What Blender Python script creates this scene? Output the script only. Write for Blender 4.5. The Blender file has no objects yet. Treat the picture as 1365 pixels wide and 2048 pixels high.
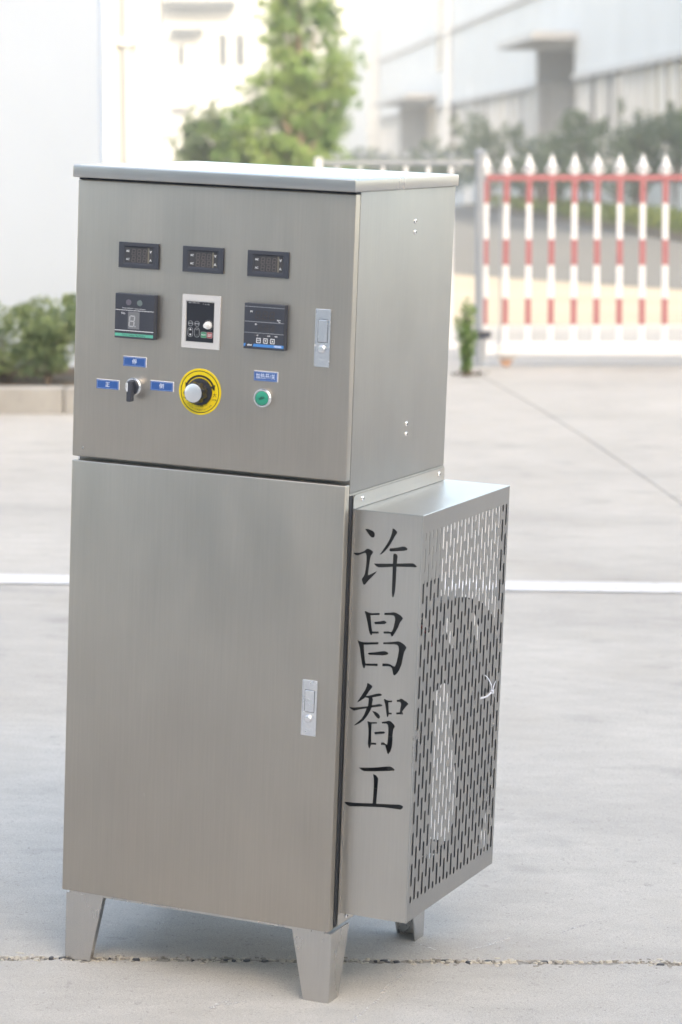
import bpy, bmesh, math, random
from mathutils import Vector, Matrix

random.seed(7)
S = bpy.context.scene
COL = S.collection
R = math.radians

# ------------------------------------------------------------------ camera
CAM_H = 1.842
PITCH = math.atan((1024 - 348) / 5694)
cd = bpy.data.cameras.new('camera')
cam = bpy.data.objects.new('camera', cd)
COL.objects.link(cam)
cd.sensor_fit = 'HORIZONTAL'
cd.sensor_width = 24.0
cd.lens = 5694 / 1365 * 24.0
cd.clip_start = 0.1
cd.clip_end = 3000
cd.dof.use_dof = True
cd.dof.focus_distance = 6.0
cd.dof.aperture_fstop = 4.8
cam.location = (0, 0, CAM_H)
cam.rotation_euler = (math.pi / 2 - PITCH, 0, 0)
S.camera = cam

# ------------------------------------------------------------------ light
SUN_EL = R(27)
SUN_AZ = math.atan2(0.27, -0.963)       # towards the sun, measured from +Y to +X: behind the camera, a little right
world = bpy.data.worlds.new('World')
S.world = world
world.use_nodes = True
nt = world.node_tree
nt.nodes.clear()
wo = nt.nodes.new('ShaderNodeOutputWorld')
bg = nt.nodes.new('ShaderNodeBackground')
sky = nt.nodes.new('ShaderNodeTexSky')
sky.sky_type = 'NISHITA'
sky.sun_disc = False
sky.sun_elevation = SUN_EL
sky.sun_rotation = SUN_AZ
sky.altitude = 50
sky.air_density = 1.0
sky.dust_density = 4.0
sky.ozone_density = 0.6
bg.inputs['Strength'].default_value = 0.15
nt.links.new(sky.outputs[0], bg.inputs[0])
nt.links.new(bg.outputs[0], wo.inputs[0])
sl = bpy.data.lights.new('sun', 'SUN')
sl.energy = 2.0
sl.angle = R(0.6)
sl.color = (1.0, 0.96, 0.89)
sun = bpy.data.objects.new('sun', sl)
COL.objects.link(sun)
to_sun = Vector((math.sin(SUN_AZ) * math.cos(SUN_EL), math.cos(SUN_AZ) * math.cos(SUN_EL), math.sin(SUN_EL)))
sun.rotation_euler = to_sun.to_track_quat('Z', 'Y').to_euler()
sun.location = (0, 0, 60)
S.view_settings.view_transform = 'Standard'
S.view_settings.look = 'None'
S.view_settings.exposure = 2.46
S.view_settings.gamma = 1
S.view_settings.use_white_balance = True
S.view_settings.white_balance_temperature = 7900
S.view_settings.white_balance_tint = 8
S.cycles.max_bounces = 8
S.cycles.diffuse_bounces = 4

# ------------------------------------------------------------------ materials
def nodes(m):
    m.use_nodes = True
    return m.node_tree.nodes, m.node_tree.links, m.node_tree.nodes['Principled BSDF']

def mat(name, col, rough=0.6, metal=0.0, var=0.0, vscale=3.0, bump=0.0, bscale=200.0, stretch=(1, 1, 1), rvar=0.0, coat=0.0, spec=0.5):
    m = bpy.data.materials.new(name)
    N, L, b = nodes(m)
    b.inputs['Base Color'].default_value = (*col, 1)
    b.inputs['Roughness'].default_value = rough
    b.inputs['Metallic'].default_value = metal
    b.inputs['Specular IOR Level'].default_value = spec
    b.inputs['Coat Weight'].default_value = coat
    tc = N.new('ShaderNodeTexCoord')
    mp = N.new('ShaderNodeMapping')
    mp.inputs['Scale'].default_value = stretch
    L.new(tc.outputs['Object'], mp.inputs[0])
    if var:
        n = N.new('ShaderNodeTexNoise'); n.inputs['Scale'].default_value = vscale; n.inputs['Detail'].default_value = 6
        L.new(mp.outputs[0], n.inputs['Vector'])
        r = N.new('ShaderNodeMapRange'); r.inputs['From Min'].default_value = .3; r.inputs['From Max'].default_value = .7
        r.inputs['To Min'].default_value = 1 - var; r.inputs['To Max'].default_value = 1 + var
        L.new(n.outputs['Fac'], r.inputs[0])
        v = N.new('ShaderNodeVectorMath'); v.operation = 'SCALE'; v.inputs[0].default_value = col
        L.new(r.outputs[0], v.inputs['Scale'])
        L.new(v.outputs[0], b.inputs['Base Color'])
    if rvar:
        n = N.new('ShaderNodeTexNoise'); n.inputs['Scale'].default_value = vscale * 1.7; n.inputs['Detail'].default_value = 4
        L.new(mp.outputs[0], n.inputs['Vector'])
        r = N.new('ShaderNodeMapRange'); r.inputs['From Min'].default_value = .3; r.inputs['From Max'].default_value = .7
        r.inputs['To Min'].default_value = rough - rvar; r.inputs['To Max'].default_value = rough + rvar
        L.new(n.outputs['Fac'], r.inputs[0]); L.new(r.outputs[0], b.inputs['Roughness'])
    if bump:
        n = N.new('ShaderNodeTexNoise'); n.inputs['Scale'].default_value = bscale; n.inputs['Detail'].default_value = 3
        L.new(mp.outputs[0], n.inputs['Vector'])
        bp = N.new('ShaderNodeBump'); bp.inputs['Strength'].default_value = bump; bp.inputs['Distance'].default_value = 0.001
        L.new(n.outputs['Fac'], bp.inputs['Height']); L.new(bp.outputs[0], b.inputs['Normal'])
    return m

def steel(name, col, rough, grain, wav=.35):
    """brushed stainless sheet: fine grain, faint cloudy smears in the finish, very slight waviness"""
    m = bpy.data.materials.new(name)
    N, L, b = nodes(m)
    b.inputs['Metallic'].default_value = 1
    tc = N.new('ShaderNodeTexCoord')
    def noise(scale, det, st=(1, 1, 1)):
        mp = N.new('ShaderNodeMapping'); mp.inputs['Scale'].default_value = st
        L.new(tc.outputs['Object'], mp.inputs[0])
        n = N.new('ShaderNodeTexNoise'); n.inputs['Scale'].default_value = scale; n.inputs['Detail'].default_value = det
        L.new(mp.outputs[0], n.inputs['Vector'])
        return n.outputs['Fac']
    def rng(src, a, c, lo=.12, hi=.88):
        r = N.new('ShaderNodeMapRange'); r.inputs['From Min'].default_value = lo; r.inputs['From Max'].default_value = hi
        r.inputs['To Min'].default_value = a; r.inputs['To Max'].default_value = c
        L.new(src, r.inputs[0]); return r.outputs[0]
    def mul(a, c):
        x = N.new('ShaderNodeMath'); x.operation = 'MULTIPLY'; L.new(a, x.inputs[0]); L.new(c, x.inputs[1]); return x.outputs[0]
    g1 = noise(420, 2, grain)
    c1 = noise(2.6, 5); c2 = noise(14, 5, (1, 1, .35))
    s = mul(mul(rng(g1, .95, 1.05), rng(c1, .95, 1.05)), rng(c2, .97, 1.03))
    s = mul(s, rng(noise(6, 3), 1.04, .94))        # finger smears
    v = N.new('ShaderNodeVectorMath'); v.operation = 'SCALE'; v.inputs[0].default_value = col
    L.new(s, v.inputs['Scale']); L.new(v.outputs[0], b.inputs['Base Color'])
    rr = mul(rng(c2, rough * .82, rough * 1.18), rng(c1, .88, 1.12))
    L.new(rr, b.inputs['Roughness'])
    b1 = N.new('ShaderNodeBump'); b1.inputs['Strength'].default_value = .04; b1.inputs['Distance'].default_value = .0004
    L.new(g1, b1.inputs['Height'])
    b2 = N.new('ShaderNodeBump'); b2.inputs['Strength'].default_value = wav; b2.inputs['Distance'].default_value = .004
    L.new(noise(3.2, 1), b2.inputs['Height']); L.new(b1.outputs[0], b2.inputs['Normal'])
    L.new(b2.outputs[0], b.inputs['Normal'])
    return m

M = {}
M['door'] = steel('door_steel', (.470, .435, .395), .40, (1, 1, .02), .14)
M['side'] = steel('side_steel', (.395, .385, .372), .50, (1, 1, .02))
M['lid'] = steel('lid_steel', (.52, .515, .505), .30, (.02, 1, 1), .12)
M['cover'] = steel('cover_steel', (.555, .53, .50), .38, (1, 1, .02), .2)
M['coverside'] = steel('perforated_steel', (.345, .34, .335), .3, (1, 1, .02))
M['leg'] = steel('leg_steel', (.56, .55, .54), .27, (1, 1, .03), .6)
M['chrome'] = mat('chrome', (.88, .88, .90), .26, 1)
M['latch'] = mat('latch_zinc', (.80, .81, .84), .24, 1, rvar=.05, vscale=30)
M['alu'] = mat('satin_aluminium', (.86, .86, .88), .32, 1)
M['black'] = mat('black_plastic', (.040, .045, .062), .42)
M['blackgloss'] = mat('black_gloss', (.020, .022, .030), .16)
M['dark'] = mat('black_rubber', (.012, .014, .020), .7)
M['meterglass'] = mat('meter_window', (.055, .056, .064), .22)
M['digitoff'] = mat('unlit_segment', (.115, .10, .098), .4)
M['digitdim'] = mat('unlit_segment_dark', (.048, .040, .038), .4)
M['digitgrey'] = mat('grey_segment', (.42, .43, .46), .4)
M['digitplate'] = mat('digit_plate', (.17, .18, .20), .35)
M['lampA'] = mat('unlit_lamp_violet', (.13, .12, .155), .3)
M['lampB'] = mat('unlit_lamp_green', (.13, .17, .175), .3)
M['print'] = mat('white_print', (.72, .74, .78), .5)
M['printdim'] = mat('grey_print', (.36, .38, .42), .5)
M['green'] = mat('green_stripe', (.10, .45, .34), .4)
M['dkgreen'] = mat('dark_green_print', (.02, .10, .08), .5)
M['blue'] = mat('blue_stripe', (.05, .23, .60), .35)
M['label'] = mat('blue_label', (.022, .095, .33), .35)
M['labelline'] = mat('pale_blue_print', (.32, .46, .75), .45)
M['labelprint'] = mat('white_label_print', (.72, .80, .92), .45)
M['white'] = mat('white_plastic', (.78, .78, .80), .35)
M['offwhite'] = mat('vfd_frame_plastic', (.56, .56, .575), .45)
M['yellow'] = mat('yellow_plate', (.80, .60, .010), .45)
M['inkblack'] = mat('black_print', (.015, .015, .012), .5)
M['capgreen'] = mat('green_button', (.015, .30, .20), .35)
M['capink'] = mat('button_print', (.01, .09, .07), .4)
M['runbtn'] = mat('run_key', (.035, .27, .14), .45)
M['stopbtn'] = mat('stop_key', (.42, .06, .065), .45)
M['stripe'] = mat('display_edge', (.17, .155, .125), .4)
M['tie'] = mat('nylon', (.58, .61, .70), .35)
M['fan'] = mat('fan_black', (.016, .017, .021), .5, bump=.2)
M['motor'] = mat('motor_grey', (.05, .052, .06), .45)
M['redwire'] = mat('red_wire', (.45, .02, .03), .5)

def base_ground(name, col, var=.10, speck=.25, bump=.5, dirt=(.30, .27, .23), worn=None, stains=False):
    """concrete and asphalt: mottling at several scales, sand specks, small dark pits"""
    m = bpy.data.materials.new(name)
    N, L, b = nodes(m)
    b.inputs['Roughness'].default_value = .92
    b.inputs['Specular IOR Level'].default_value = .25
    tc = N.new('ShaderNodeTexCoord')
    def noise(scale, det, st=(1, 1, 1)):
        mp = N.new('ShaderNodeMapping'); mp.inputs['Scale'].default_value = st
        L.new(tc.outputs['Object'], mp.inputs[0])
        n = N.new('ShaderNodeTexNoise'); n.inputs['Scale'].default_value = scale; n.inputs['Detail'].default_value = det
        L.new(mp.outputs[0], n.inputs['Vector']); return n.outputs['Fac']
    def rng(src, a, c, lo=.3, hi=.7):
        r = N.new('ShaderNodeMapRange'); r.inputs['From Min'].default_value = lo; r.inputs['From Max'].default_value = hi
        r.inputs['To Min'].default_value = a; r.inputs['To Max'].default_value = c
        L.new(src, r.inputs[0]); return r.outputs[0]
    def mul(a, c):
        x = N.new('ShaderNodeMath'); x.operation = 'MULTIPLY'; L.new(a, x.inputs[0]); L.new(c, x.inputs[1]); return x.outputs[0]
    s = mul(rng(noise(.9, 6), 1 - var, 1 + var), rng(noise(7, 6, (1, 2.2, 1)), 1 - var * .6, 1 + var * .6))
    s = mul(s, rng(noise(380, 3), 1 - speck, 1 + speck * .7))
    s = mul(s, rng(noise(110, 2), .72, 1.0, .27, .36))
    v = N.new('ShaderNodeVectorMath'); v.operation = 'SCALE'; v.inputs[0].default_value = col
    L.new(s, v.inputs['Scale'])
    mx = N.new('ShaderNodeMix'); mx.data_type = 'RGBA'
    mx.inputs[7].default_value = (*dirt, 1)
    L.new(v.outputs[0], mx.inputs[6])
    L.new(rng(noise(2.3, 7), 0, .45, .52, .74), mx.inputs[0])
    out = mx.outputs[2]
    if stains:
        def blot(src, lo, hi, amt, o):
            m3 = N.new('ShaderNodeMix'); m3.data_type = 'RGBA'; m3.blend_type = 'MULTIPLY'
            m3.inputs[7].default_value = (1 - amt, 1 - amt * .98, 1 - amt * .94, 1)
            L.new(o, m3.inputs[6]); L.new(rng(src, 0, 1, lo, hi), m3.inputs[0]); return m3.outputs[2]
        out = blot(noise(.55, 5, (.5, 2.4, 1)), .56, .70, .13, out)      # tyre and water marks
        out = blot(noise(3.1, 8, (1, 1.6, 1)), .60, .68, .12, out)       # small patches
        out = blot(noise(16, 4), .69, .73, .16, out)                     # spots
    if worn:
        m2 = N.new('ShaderNodeMix'); m2.data_type = 'RGBA'
        m2.inputs[7].default_value = (*worn, 1)
        L.new(out, m2.inputs[6]); L.new(rng(noise(22, 8), 0, 1, .60, .70), m2.inputs[0]); out = m2.outputs[2]
    L.new(out, b.inputs['Base Color'])
    bp = N.new('ShaderNodeBump'); bp.inputs['Strength'].default_value = bump; bp.inputs['Distance'].default_value = .0015
    L.new(noise(260, 4), bp.inputs['Height']); L.new(bp.outputs[0], b.inputs['Normal'])
    return m

M['concrete'] = base_ground('yard_concrete', (.408, .394, .374), dirt=(.35, .33, .30), stains=True)
M['sun_patch'] = base_ground('sun_patch_paving', (.315, .28, .23), dirt=(.29, .255, .205))  # forecourt concrete with the warm tone of the sun patch put into its colour
M['joint'] = base_ground('joint_filler', (.27, .26, .245), speck=.4, bump=1)
M['dirt'] = base_ground('bare_ground', (.36, .35, .33))
M['asphalt'] = base_ground('road_asphalt', (.118, .120, .122), var=.06, dirt=(.11, .10, .09))
M['linepaint'] = base_ground('white_road_paint', (.565, .57, .585), var=.04, speck=.08, dirt=(.60, .60, .60), worn=(.42, .41, .40))
M['kerb'] = base_ground('kerb_concrete', (.31, .305, .295), var=.16, dirt=(.25, .24, .22))
M['soil'] = base_ground('soil', (.10, .075, .05), var=.2)
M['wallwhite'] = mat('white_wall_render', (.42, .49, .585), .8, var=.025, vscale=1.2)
M['wallgrey'] = mat('factory_cladding', (.52, .54, .565), .7, var=.04, vscale=.5)
M['wallcream'] = mat('cream_render', (.315, .315, .31), .8, var=.03, vscale=.6)
M['farwall'] = mat('far_render', (.255, .265, .28), .8, var=.03, vscale=.6)
M['works'] = mat('works_render', (.70, .675, .64), .8, var=.04, vscale=.3)
M['darkwin'] = mat('dark_window', (.035, .04, .048), .9, spec=.1)
M['pipe'] = mat('grey_pipe', (.20, .215, .235), .5)
M['trim'] = mat('grey_trim', (.41, .41, .42), .7)
M['glass'] = mat('window_glass', (.12, .14, .16), .08)
M['curtain'] = mat('window_blind', (.50, .46, .40), .6)
M['frame'] = mat('window_frame', (.66, .67, .69), .5)
M['brick'] = mat('far_brown_panel', (.36, .22, .16), .7)
M['fencewhite'] = mat('white_gate_paint', (.66, .68, .72), .4)
M['fencered'] = mat('red_gate_paint', (.34, .125, .14), .45)
M['postgrey'] = mat('galvanised_post', (.30, .33, .37), .45, .3)
M['bark'] = mat('bark', (.13, .10, .075), .9, var=.3, vscale=8)
M['lowwall'] = mat('low_wall_render', (.50, .50, .49), .85, var=.06)
M['pebbleA'] = mat('dark_pebble', (.030, .034, .044), .6)
M['pebbleB'] = mat('grey_pebble', (.22, .205, .185), .8)
M['pebbleC'] = mat('pale_pebble', (.46, .43, .38), .85)

def leafmat(name, a, c, scale):
    m = bpy.data.materials.new(name)
    N, L, b = nodes(m)
    b.inputs['Roughness'].default_value = .55
    tc = N.new('ShaderNodeTexCoord')
    n = N.new('ShaderNodeTexNoise'); n.inputs['Scale'].default_value = scale; n.inputs['Detail'].default_value = 3
    L.new(tc.outputs['Object'], n.inputs['Vector'])
    r = N.new('ShaderNodeValToRGB')
    r.color_ramp.elements[0].position = .38; r.color_ramp.elements[0].color = (*a, 1)
    r.color_ramp.elements[1].position = .62; r.color_ramp.elements[1].color = (*c, 1)
    L.new(n.outputs['Fac'], r.inputs[0]); L.new(r.outputs[0], b.inputs['Base Color'])
    tr = N.new('ShaderNodeBsdfTranslucent'); L.new(r.outputs[0], tr.inputs['Color'])
    mx = N.new('ShaderNodeMixShader'); mx.inputs[0].default_value = .3
    L.new(b.outputs[0], mx.inputs[1]); L.new(tr.outputs[0], mx.inputs[2])
    L.new(mx.outputs[0], N['Material Output'].inputs[0])
    return m
M['leaftree'] = leafmat('tree_leaves', (.07, .14, .045), (.16, .235, .07), 2.2)
M['leafbush'] = leafmat('bush_leaves', (.13, .19, .09), (.23, .29, .13), 9)
M['leafdark'] = leafmat('dark_shrub_leaves', (.065, .105, .06), (.11, .155, .085), 1.5)
M['leafhedge'] = leafmat('hedge_leaves', (.12, .17, .025), (.21, .25, .035), 1.2)
M['leafyoung'] = leafmat('young_leaves', (.10, .20, .04), (.19, .29, .08), 14)

# ------------------------------------------------------------------ helpers
def link(name, me, m=None, parent=None):
    o = bpy.data.objects.new(name, me)
    COL.objects.link(o)
    if m is not None:
        me.materials.append(m)
    if parent is not None:
        o.parent = parent
    return o

def tag(o, label=None, cat=None, group=None, kind=None):
    if label: o['label'] = label
    if cat: o['category'] = cat
    if group: o['group'] = group
    if kind: o['kind'] = kind
    return o

def empty(name, loc=(0, 0, 0), rz=0):
    o = bpy.data.objects.new(name, None)
    o.empty_display_size = .1
    COL.objects.link(o)
    o.location = loc
    o.rotation_euler = (0, 0, rz)
    return o

class MB:
    def __init__(self): self.v = []; self.f = []
    def add(self, vs, fs):
        n = len(self.v); self.v += [tuple(p) for p in vs]; self.f += [tuple(i + n for i in f) for f in fs]; return self
    def box(self, x0, x1, y0, y1, z0, z1):
        return self.add([(x0,y0,z0),(x1,y0,z0),(x1,y1,z0),(x0,y1,z0),(x0,y0,z1),(x1,y0,z1),(x1,y1,z1),(x0,y1,z1)],
                        [(0,3,2,1),(4,5,6,7),(0,1,5,4),(1,2,6,5),(2,3,7,6),(3,0,4,7)])
    def lathe(self, c, axis, prof, n=24):
        """prof: list of (radius, offset along axis); axis unit vector"""
        a = Vector(axis).normalized()
        u = a.orthogonal().normalized(); w = a.cross(u)
        c = Vector(c); vs = []; fs = []
        for r, h in prof:
            for i in range(n):
                t = 2 * math.pi * i / n
                vs.append(c + a * h + (u * math.cos(t) + w * math.sin(t)) * r)
        k = len(prof)
        for j in range(k - 1):
            for i in range(n):
                fs.append((j*n+i, j*n+(i+1) % n, (j+1)*n+(i+1) % n, (j+1)*n+i))
        fs.append(tuple(range(n))[::-1]); fs.append(tuple(range((k-1)*n, k*n)))
        return self.add(vs, fs)
    def tube(self, pts, r, n=8):
        pts = [Vector(p) for p in pts]; vs = []; fs = []
        rs = r if isinstance(r, (list, tuple)) else [r] * len(pts)
        for k, p in enumerate(pts):
            d = (pts[min(k+1, len(pts)-1)] - pts[max(k-1, 0)]).normalized()
            u = d.cross(Vector((0.13, 0.97, 0.2))).normalized(); w = d.cross(u)
            for i in range(n):
                t = 2 * math.pi * i / n
                vs.append(p + (u * math.cos(t) + w * math.sin(t)) * rs[k])
        for j in range(len(pts) - 1):
            for i in range(n):
                fs.append((j*n+i, j*n+(i+1) % n, (j+1)*n+(i+1) % n, (j+1)*n+i))
        fs.append(tuple(range(n))[::-1]); fs.append(tuple(range((len(pts)-1)*n, len(pts)*n)))
        return self.add(vs, fs)
    def prism(self, poly, y0, y1):
        """poly in (x, z), thickness along y"""
        n = len(poly)
        return self.add([(x, y0, z) for x, z in poly] + [(x, y1, z) for x, z in poly],
                        [tuple(range(n)), tuple(range(n, 2*n))[::-1]] + [(i, i+n, (i+1) % n + n, (i+1) % n) for i in range(n)])
    def xform(self, mtx):
        self.v = [tuple(mtx @ Vector(p)) for p in self.v]; return self
    def build(self, name, m, parent=None, bevel=0, seg=2, smooth=False, fix=True):
        me = bpy.data.meshes.new(name)
        me.from_pydata(self.v, [], self.f)
        if bevel or fix or smooth:
            bm = bmesh.new(); bm.from_mesh(me)
            if fix: bmesh.ops.recalc_face_normals(bm, faces=bm.faces)
            if bevel:
                es = [e for e in bm.edges if len(e.link_faces) == 2 and e.calc_face_angle(0) > .5]
                bmesh.ops.bevel(bm, geom=es, offset=bevel, segments=seg, affect='EDGES', profile=.5, clamp_overlap=True)
            if smooth:
                for f in bm.faces: f.smooth = True
                for e in bm.edges:
                    if len(e.link_faces) == 2 and e.calc_face_angle(0) > .6: e.smooth = False
            bm.to_mesh(me); bm.free()
        me.update()
        return link(name, me, m, parent)

def sheet(name, outer, holes, thick, mtx, m, parent):
    """flat plate with real holes, cut as a 2-D curve: outer and holes in plate coordinates"""
    cu = bpy.data.curves.new(name, 'CURVE'); cu.dimensions = '2D'; cu.fill_mode = 'BOTH'; cu.extrude = thick / 2
    for loop in [outer] + list(holes):
        sp = cu.splines.new('POLY'); sp.points.add(len(loop) - 1)
        for i, (x, y) in enumerate(loop): sp.points[i].co = (x, y, 0, 1)
        sp.use_cyclic_u = True
    ob = bpy.data.objects.new('tmp', cu)
    me = bpy.data.meshes.new_from_object(ob)
    me.name = name
    bpy.data.objects.remove(ob); bpy.data.curves.remove(cu)
    me.transform(mtx); me.update()
    me.materials.clear()
    return link(name, me, m, parent)

def text(s, size, x, z, y, m, parent, name='lettering', align='CENTER', sx=1.0, rot=0.0, ext=.00012, shear=0, bold=0.0):
    """print on a vertical front face (x right, z up), facing -y"""
    cu = bpy.data.curves.new(name, 'FONT'); cu.body = s; cu.size = size; cu.extrude = ext
    cu.align_x = align; cu.align_y = 'CENTER'; cu.resolution_u = 3; cu.shear = shear; cu.offset = bold
    ob = bpy.data.objects.new('tmp', cu)
    me = bpy.data.meshes.new_from_object(ob)
    me.name = name
    bpy.data.objects.remove(ob); bpy.data.curves.remove(cu)
    mt = Matrix.Translation((x, y, z)) @ Matrix.Rotation(R(90), 4, 'X') @ Matrix.Rotation(rot, 4, 'Z') @ Matrix.Diagonal((sx, 1, 1, 1))
    me.transform(mt); me.update(); me.materials.clear()
    return link(name, me, m, parent)

def rect(x0, x1, y0, y1): return [(x0, y0), (x1, y0), (x1, y1), (x0, y1)]
def rrect(x0, x1, y0, y1, r, n=4):
    P = []
    for cx, cy, a in ((x1-r, y0+r, -90), (x1-r, y1-r, 0), (x0+r, y1-r, 90), (x0+r, y0+r, 180)):
        for i in range(n + 1):
            t = R(a + 90 * i / n); P.append((cx + r * math.cos(t), cy + r * math.sin(t)))
    return P
def circ(cx, cy, r, n=32, a0=0): return [(cx + r*math.cos(a0+2*math.pi*i/n), cy + r*math.sin(a0+2*math.pi*i/n)) for i in range(n)]
FRONT = lambda y: Matrix.Translation((0, y, 0)) @ Matrix.Rotation(R(90), 4, 'X')      # plate (x, z) standing at depth y

# ------------------------------------------------------------------ ground form
def gz(x, y):
    """height of the yard: falls gently to the right and towards the camera, level from the gate on"""
    c, w = 17.0, 1.0
    Y = -w * math.log(math.exp(-y / w) + math.exp(-c / w)) if y < 40 and y > -3 else (c if y >= 40 else -3.0)
    Y = max(Y, -3.0)
    t = min(max((y - 8) / 7, 0), 1); s = 1 - t * t * (3 - 2 * t)
    return .0352 * Y - .0372 * 6 * math.tanh(x / 6) * s

def conform(name, xs, ys, off, m, parent=None, fn=lambda x, y: (x, y)):
    vs = []; fs = []
    for y in ys:
        for x in xs:
            a, b = fn(x, y); vs.append((a, b, gz(a, b) + off))
    nx = len(xs)
    for j in range(len(ys) - 1):
        for i in range(nx - 1):
            fs.append((j*nx+i, j*nx+i+1, (j+1)*nx+i+1, (j+1)*nx+i))
    mb = MB().add(vs, fs)
    return mb.build(name, m, parent, fix=False)
def lin(a, b, n): return [a + (b - a) * i / n for i in range(n + 1)]

# ================================================================== SETTING
ground = conform('ground', [-400, -200, -80, -30] + lin(-14, 14, 56) + [30, 80, 200, 400],
                 [-200, -100, -30] + lin(-6, 44, 100) + [60, 120, 250, 400], -.030, M['dirt'])
tag(ground, kind='structure')

# concrete slabs of the yard: joint axes taken along and across the near joint
yard = empty('yard_paving'); tag(yard, kind='structure')
E1 = Vector((.9959, .0906)); E2 = Vector((-.1094, .9940)); O0 = Vector((2.18, 6.012))
def sl2w(a, b):
    p = O0 + E1 * a + E2 * b; return p.x, p.y
apron = conform('forecourt', [-80, -30] + lin(-16, 16, 32) + [30, 80], lin(12.354, 17.6, 12), 0.0, M['concrete'], fn=sl2w)
sun_patch = conform('sun_patch_paving', [-80, -30] + lin(-16, 16, 32) + [30, 80], lin(17.61, 20, 6) + [26, 34, 46], 0.0, M['sun_patch'], fn=sl2w)  # sun-toned strip, starts where the shade of the works building ends
tag(sun_patch, kind='structure')
tag(apron, kind='structure')
rnd = random.Random(3)
chip = {}
def slab(a0, a1, b0, b1):
    near_top = abs(b1) < 1e-6      # the slab in front of the broken joint
    near_bot = abs(b0) < 1e-6
    fine = (near_top or near_bot) and a0 < -2 < a1
    G = .0025 if fine else .004
    if fine:
        as_ = [a0 + G] + [x for x in lin(-4.0, -.6, 420) if a0 + .05 < x < a1 - .05] + [a1 - G]
    else:
        as_ = lin(a0 + G, a1 - G, 12)
    D = b1 - b0
    bs = [G] + [t for t in (.010, .03, .1, .3, .7, 1.3, 2.2, 3.2, 4.2, 5.5, 7, 8.5, 10, 11.5) if t < D - .05] + [D - G]
    vs = []; fs = []
    nx = len(as_)
    rows = []
    for j, t in enumerate(bs):
        for a in as_:
            b = (b0 + t) if not near_top else (b1 - t)
            jit = 0; dz = 0
            if fine and j < 3:
                k = (round(a * 130), near_top)
                if k not in chip:
                    q = abs(math.sin(a * 61 + 3 * math.sin(a * 23 + near_top))) ** 3 * .5 + abs(math.sin(a * 211 + 5 * math.sin(a * 37))) ** 2 * .35
                    chip[k] = (rnd.random() * .003 + q * .015, rnd.random() * .003)
                jit = chip[k][0] * (1, .6, .1)[j] * (-1 if near_top else 1)
                dz = -chip[k][1] * (1, .3, 0)[j]
            x, y = sl2w(a, b + jit)
            vs.append((x, y, gz(x, y) + dz))
    for j in range(len(bs) - 1):
        for i in range(nx - 1):
            fs.append((j*nx+i, j*nx+i+1, (j+1)*nx+i+1, (j+1)*nx+i))
    # skirt down into the joints
    n0 = len(vs)
    loop = [i for i in range(nx)] + [j*nx + nx-1 for j in range(1, len(bs))] + [(len(bs)-1)*nx + i for i in range(nx-2, -1, -1)] + [j*nx for j in range(len(bs)-2, 0, -1)]
    for i in loop: vs.append((vs[i][0], vs[i][1], vs[i][2] - .025))
    for k in range(len(loop)):
        k2 = (k + 1) % len(loop)
        fs.append((loop[k], loop[k2], n0 + k2, n0 + k))
    MB().add(vs, fs).build('concrete_slab', M['concrete'], yard)
for a0, a1 in ((-15.5, -5.0), (-5.0, 0.0), (0.0, 5.2), (5.2, 15.5)):
    for b0, b1 in ((-9.6, -4.8), (-4.8, 0.0), (0.0, 12.35)):
        slab(a0, a1, b0, b1)
# filler and broken stones in the near joint
fl = conform('joint_filler', lin(-4.6, -.2, 60), lin(-.02, .02, 4), -.0035, M['joint'], yard, fn=sl2w)
def stones(name, m, n, rmin, rmax, spread, seed, parent):
    r = random.Random(seed); mb = MB()
    for _ in range(n):
        cl = r.choice((-3.05, -2.72, -2.45, -2.2, -1.9, -1.5, -1.2)) if r.random() < .45 else r.uniform(-3.4, -.9)
        a = cl + r.gauss(0, .05); b = r.gauss(0, spread)
        x, y = sl2w(a, b); z = gz(x, y) - .0012
        s = r.uniform(rmin, rmax); ex = r.uniform(1.0, 2.4)
        vs = []
        for i in range(7):
            t = i / 7 * 6.283; k = r.uniform(.7, 1.1)
            vs.append((x + math.cos(t) * s * k * ex, y + math.sin(t) * s * k * 1.3, z - .003))
        for i in range(7):
            t = i / 7 * 6.283; k = r.uniform(.4, .75)
            vs.append((x + math.cos(t) * s * k * ex, y + math.sin(t) * s * k * 1.3, z + .0012 + s * .30))
        mb.add(vs, [tuple(range(7, 14))] + [(i, (i+1) % 7, (i+1) % 7 + 7, i + 7) for i in range(7)])
    return tag(mb.build(name, m, parent), kind='stuff')
stones('dark_joint_chips', M['pebbleA'], 46, .003, .0085, .005, 5, yard)
stones('grey_joint_chips', M['pebbleB'], 300, .0015, .0050, .012, 6, yard)
stones('pale_joint_chips', M['pebbleC'], 420, .0015, .0050, .013, 7, yard)

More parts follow.
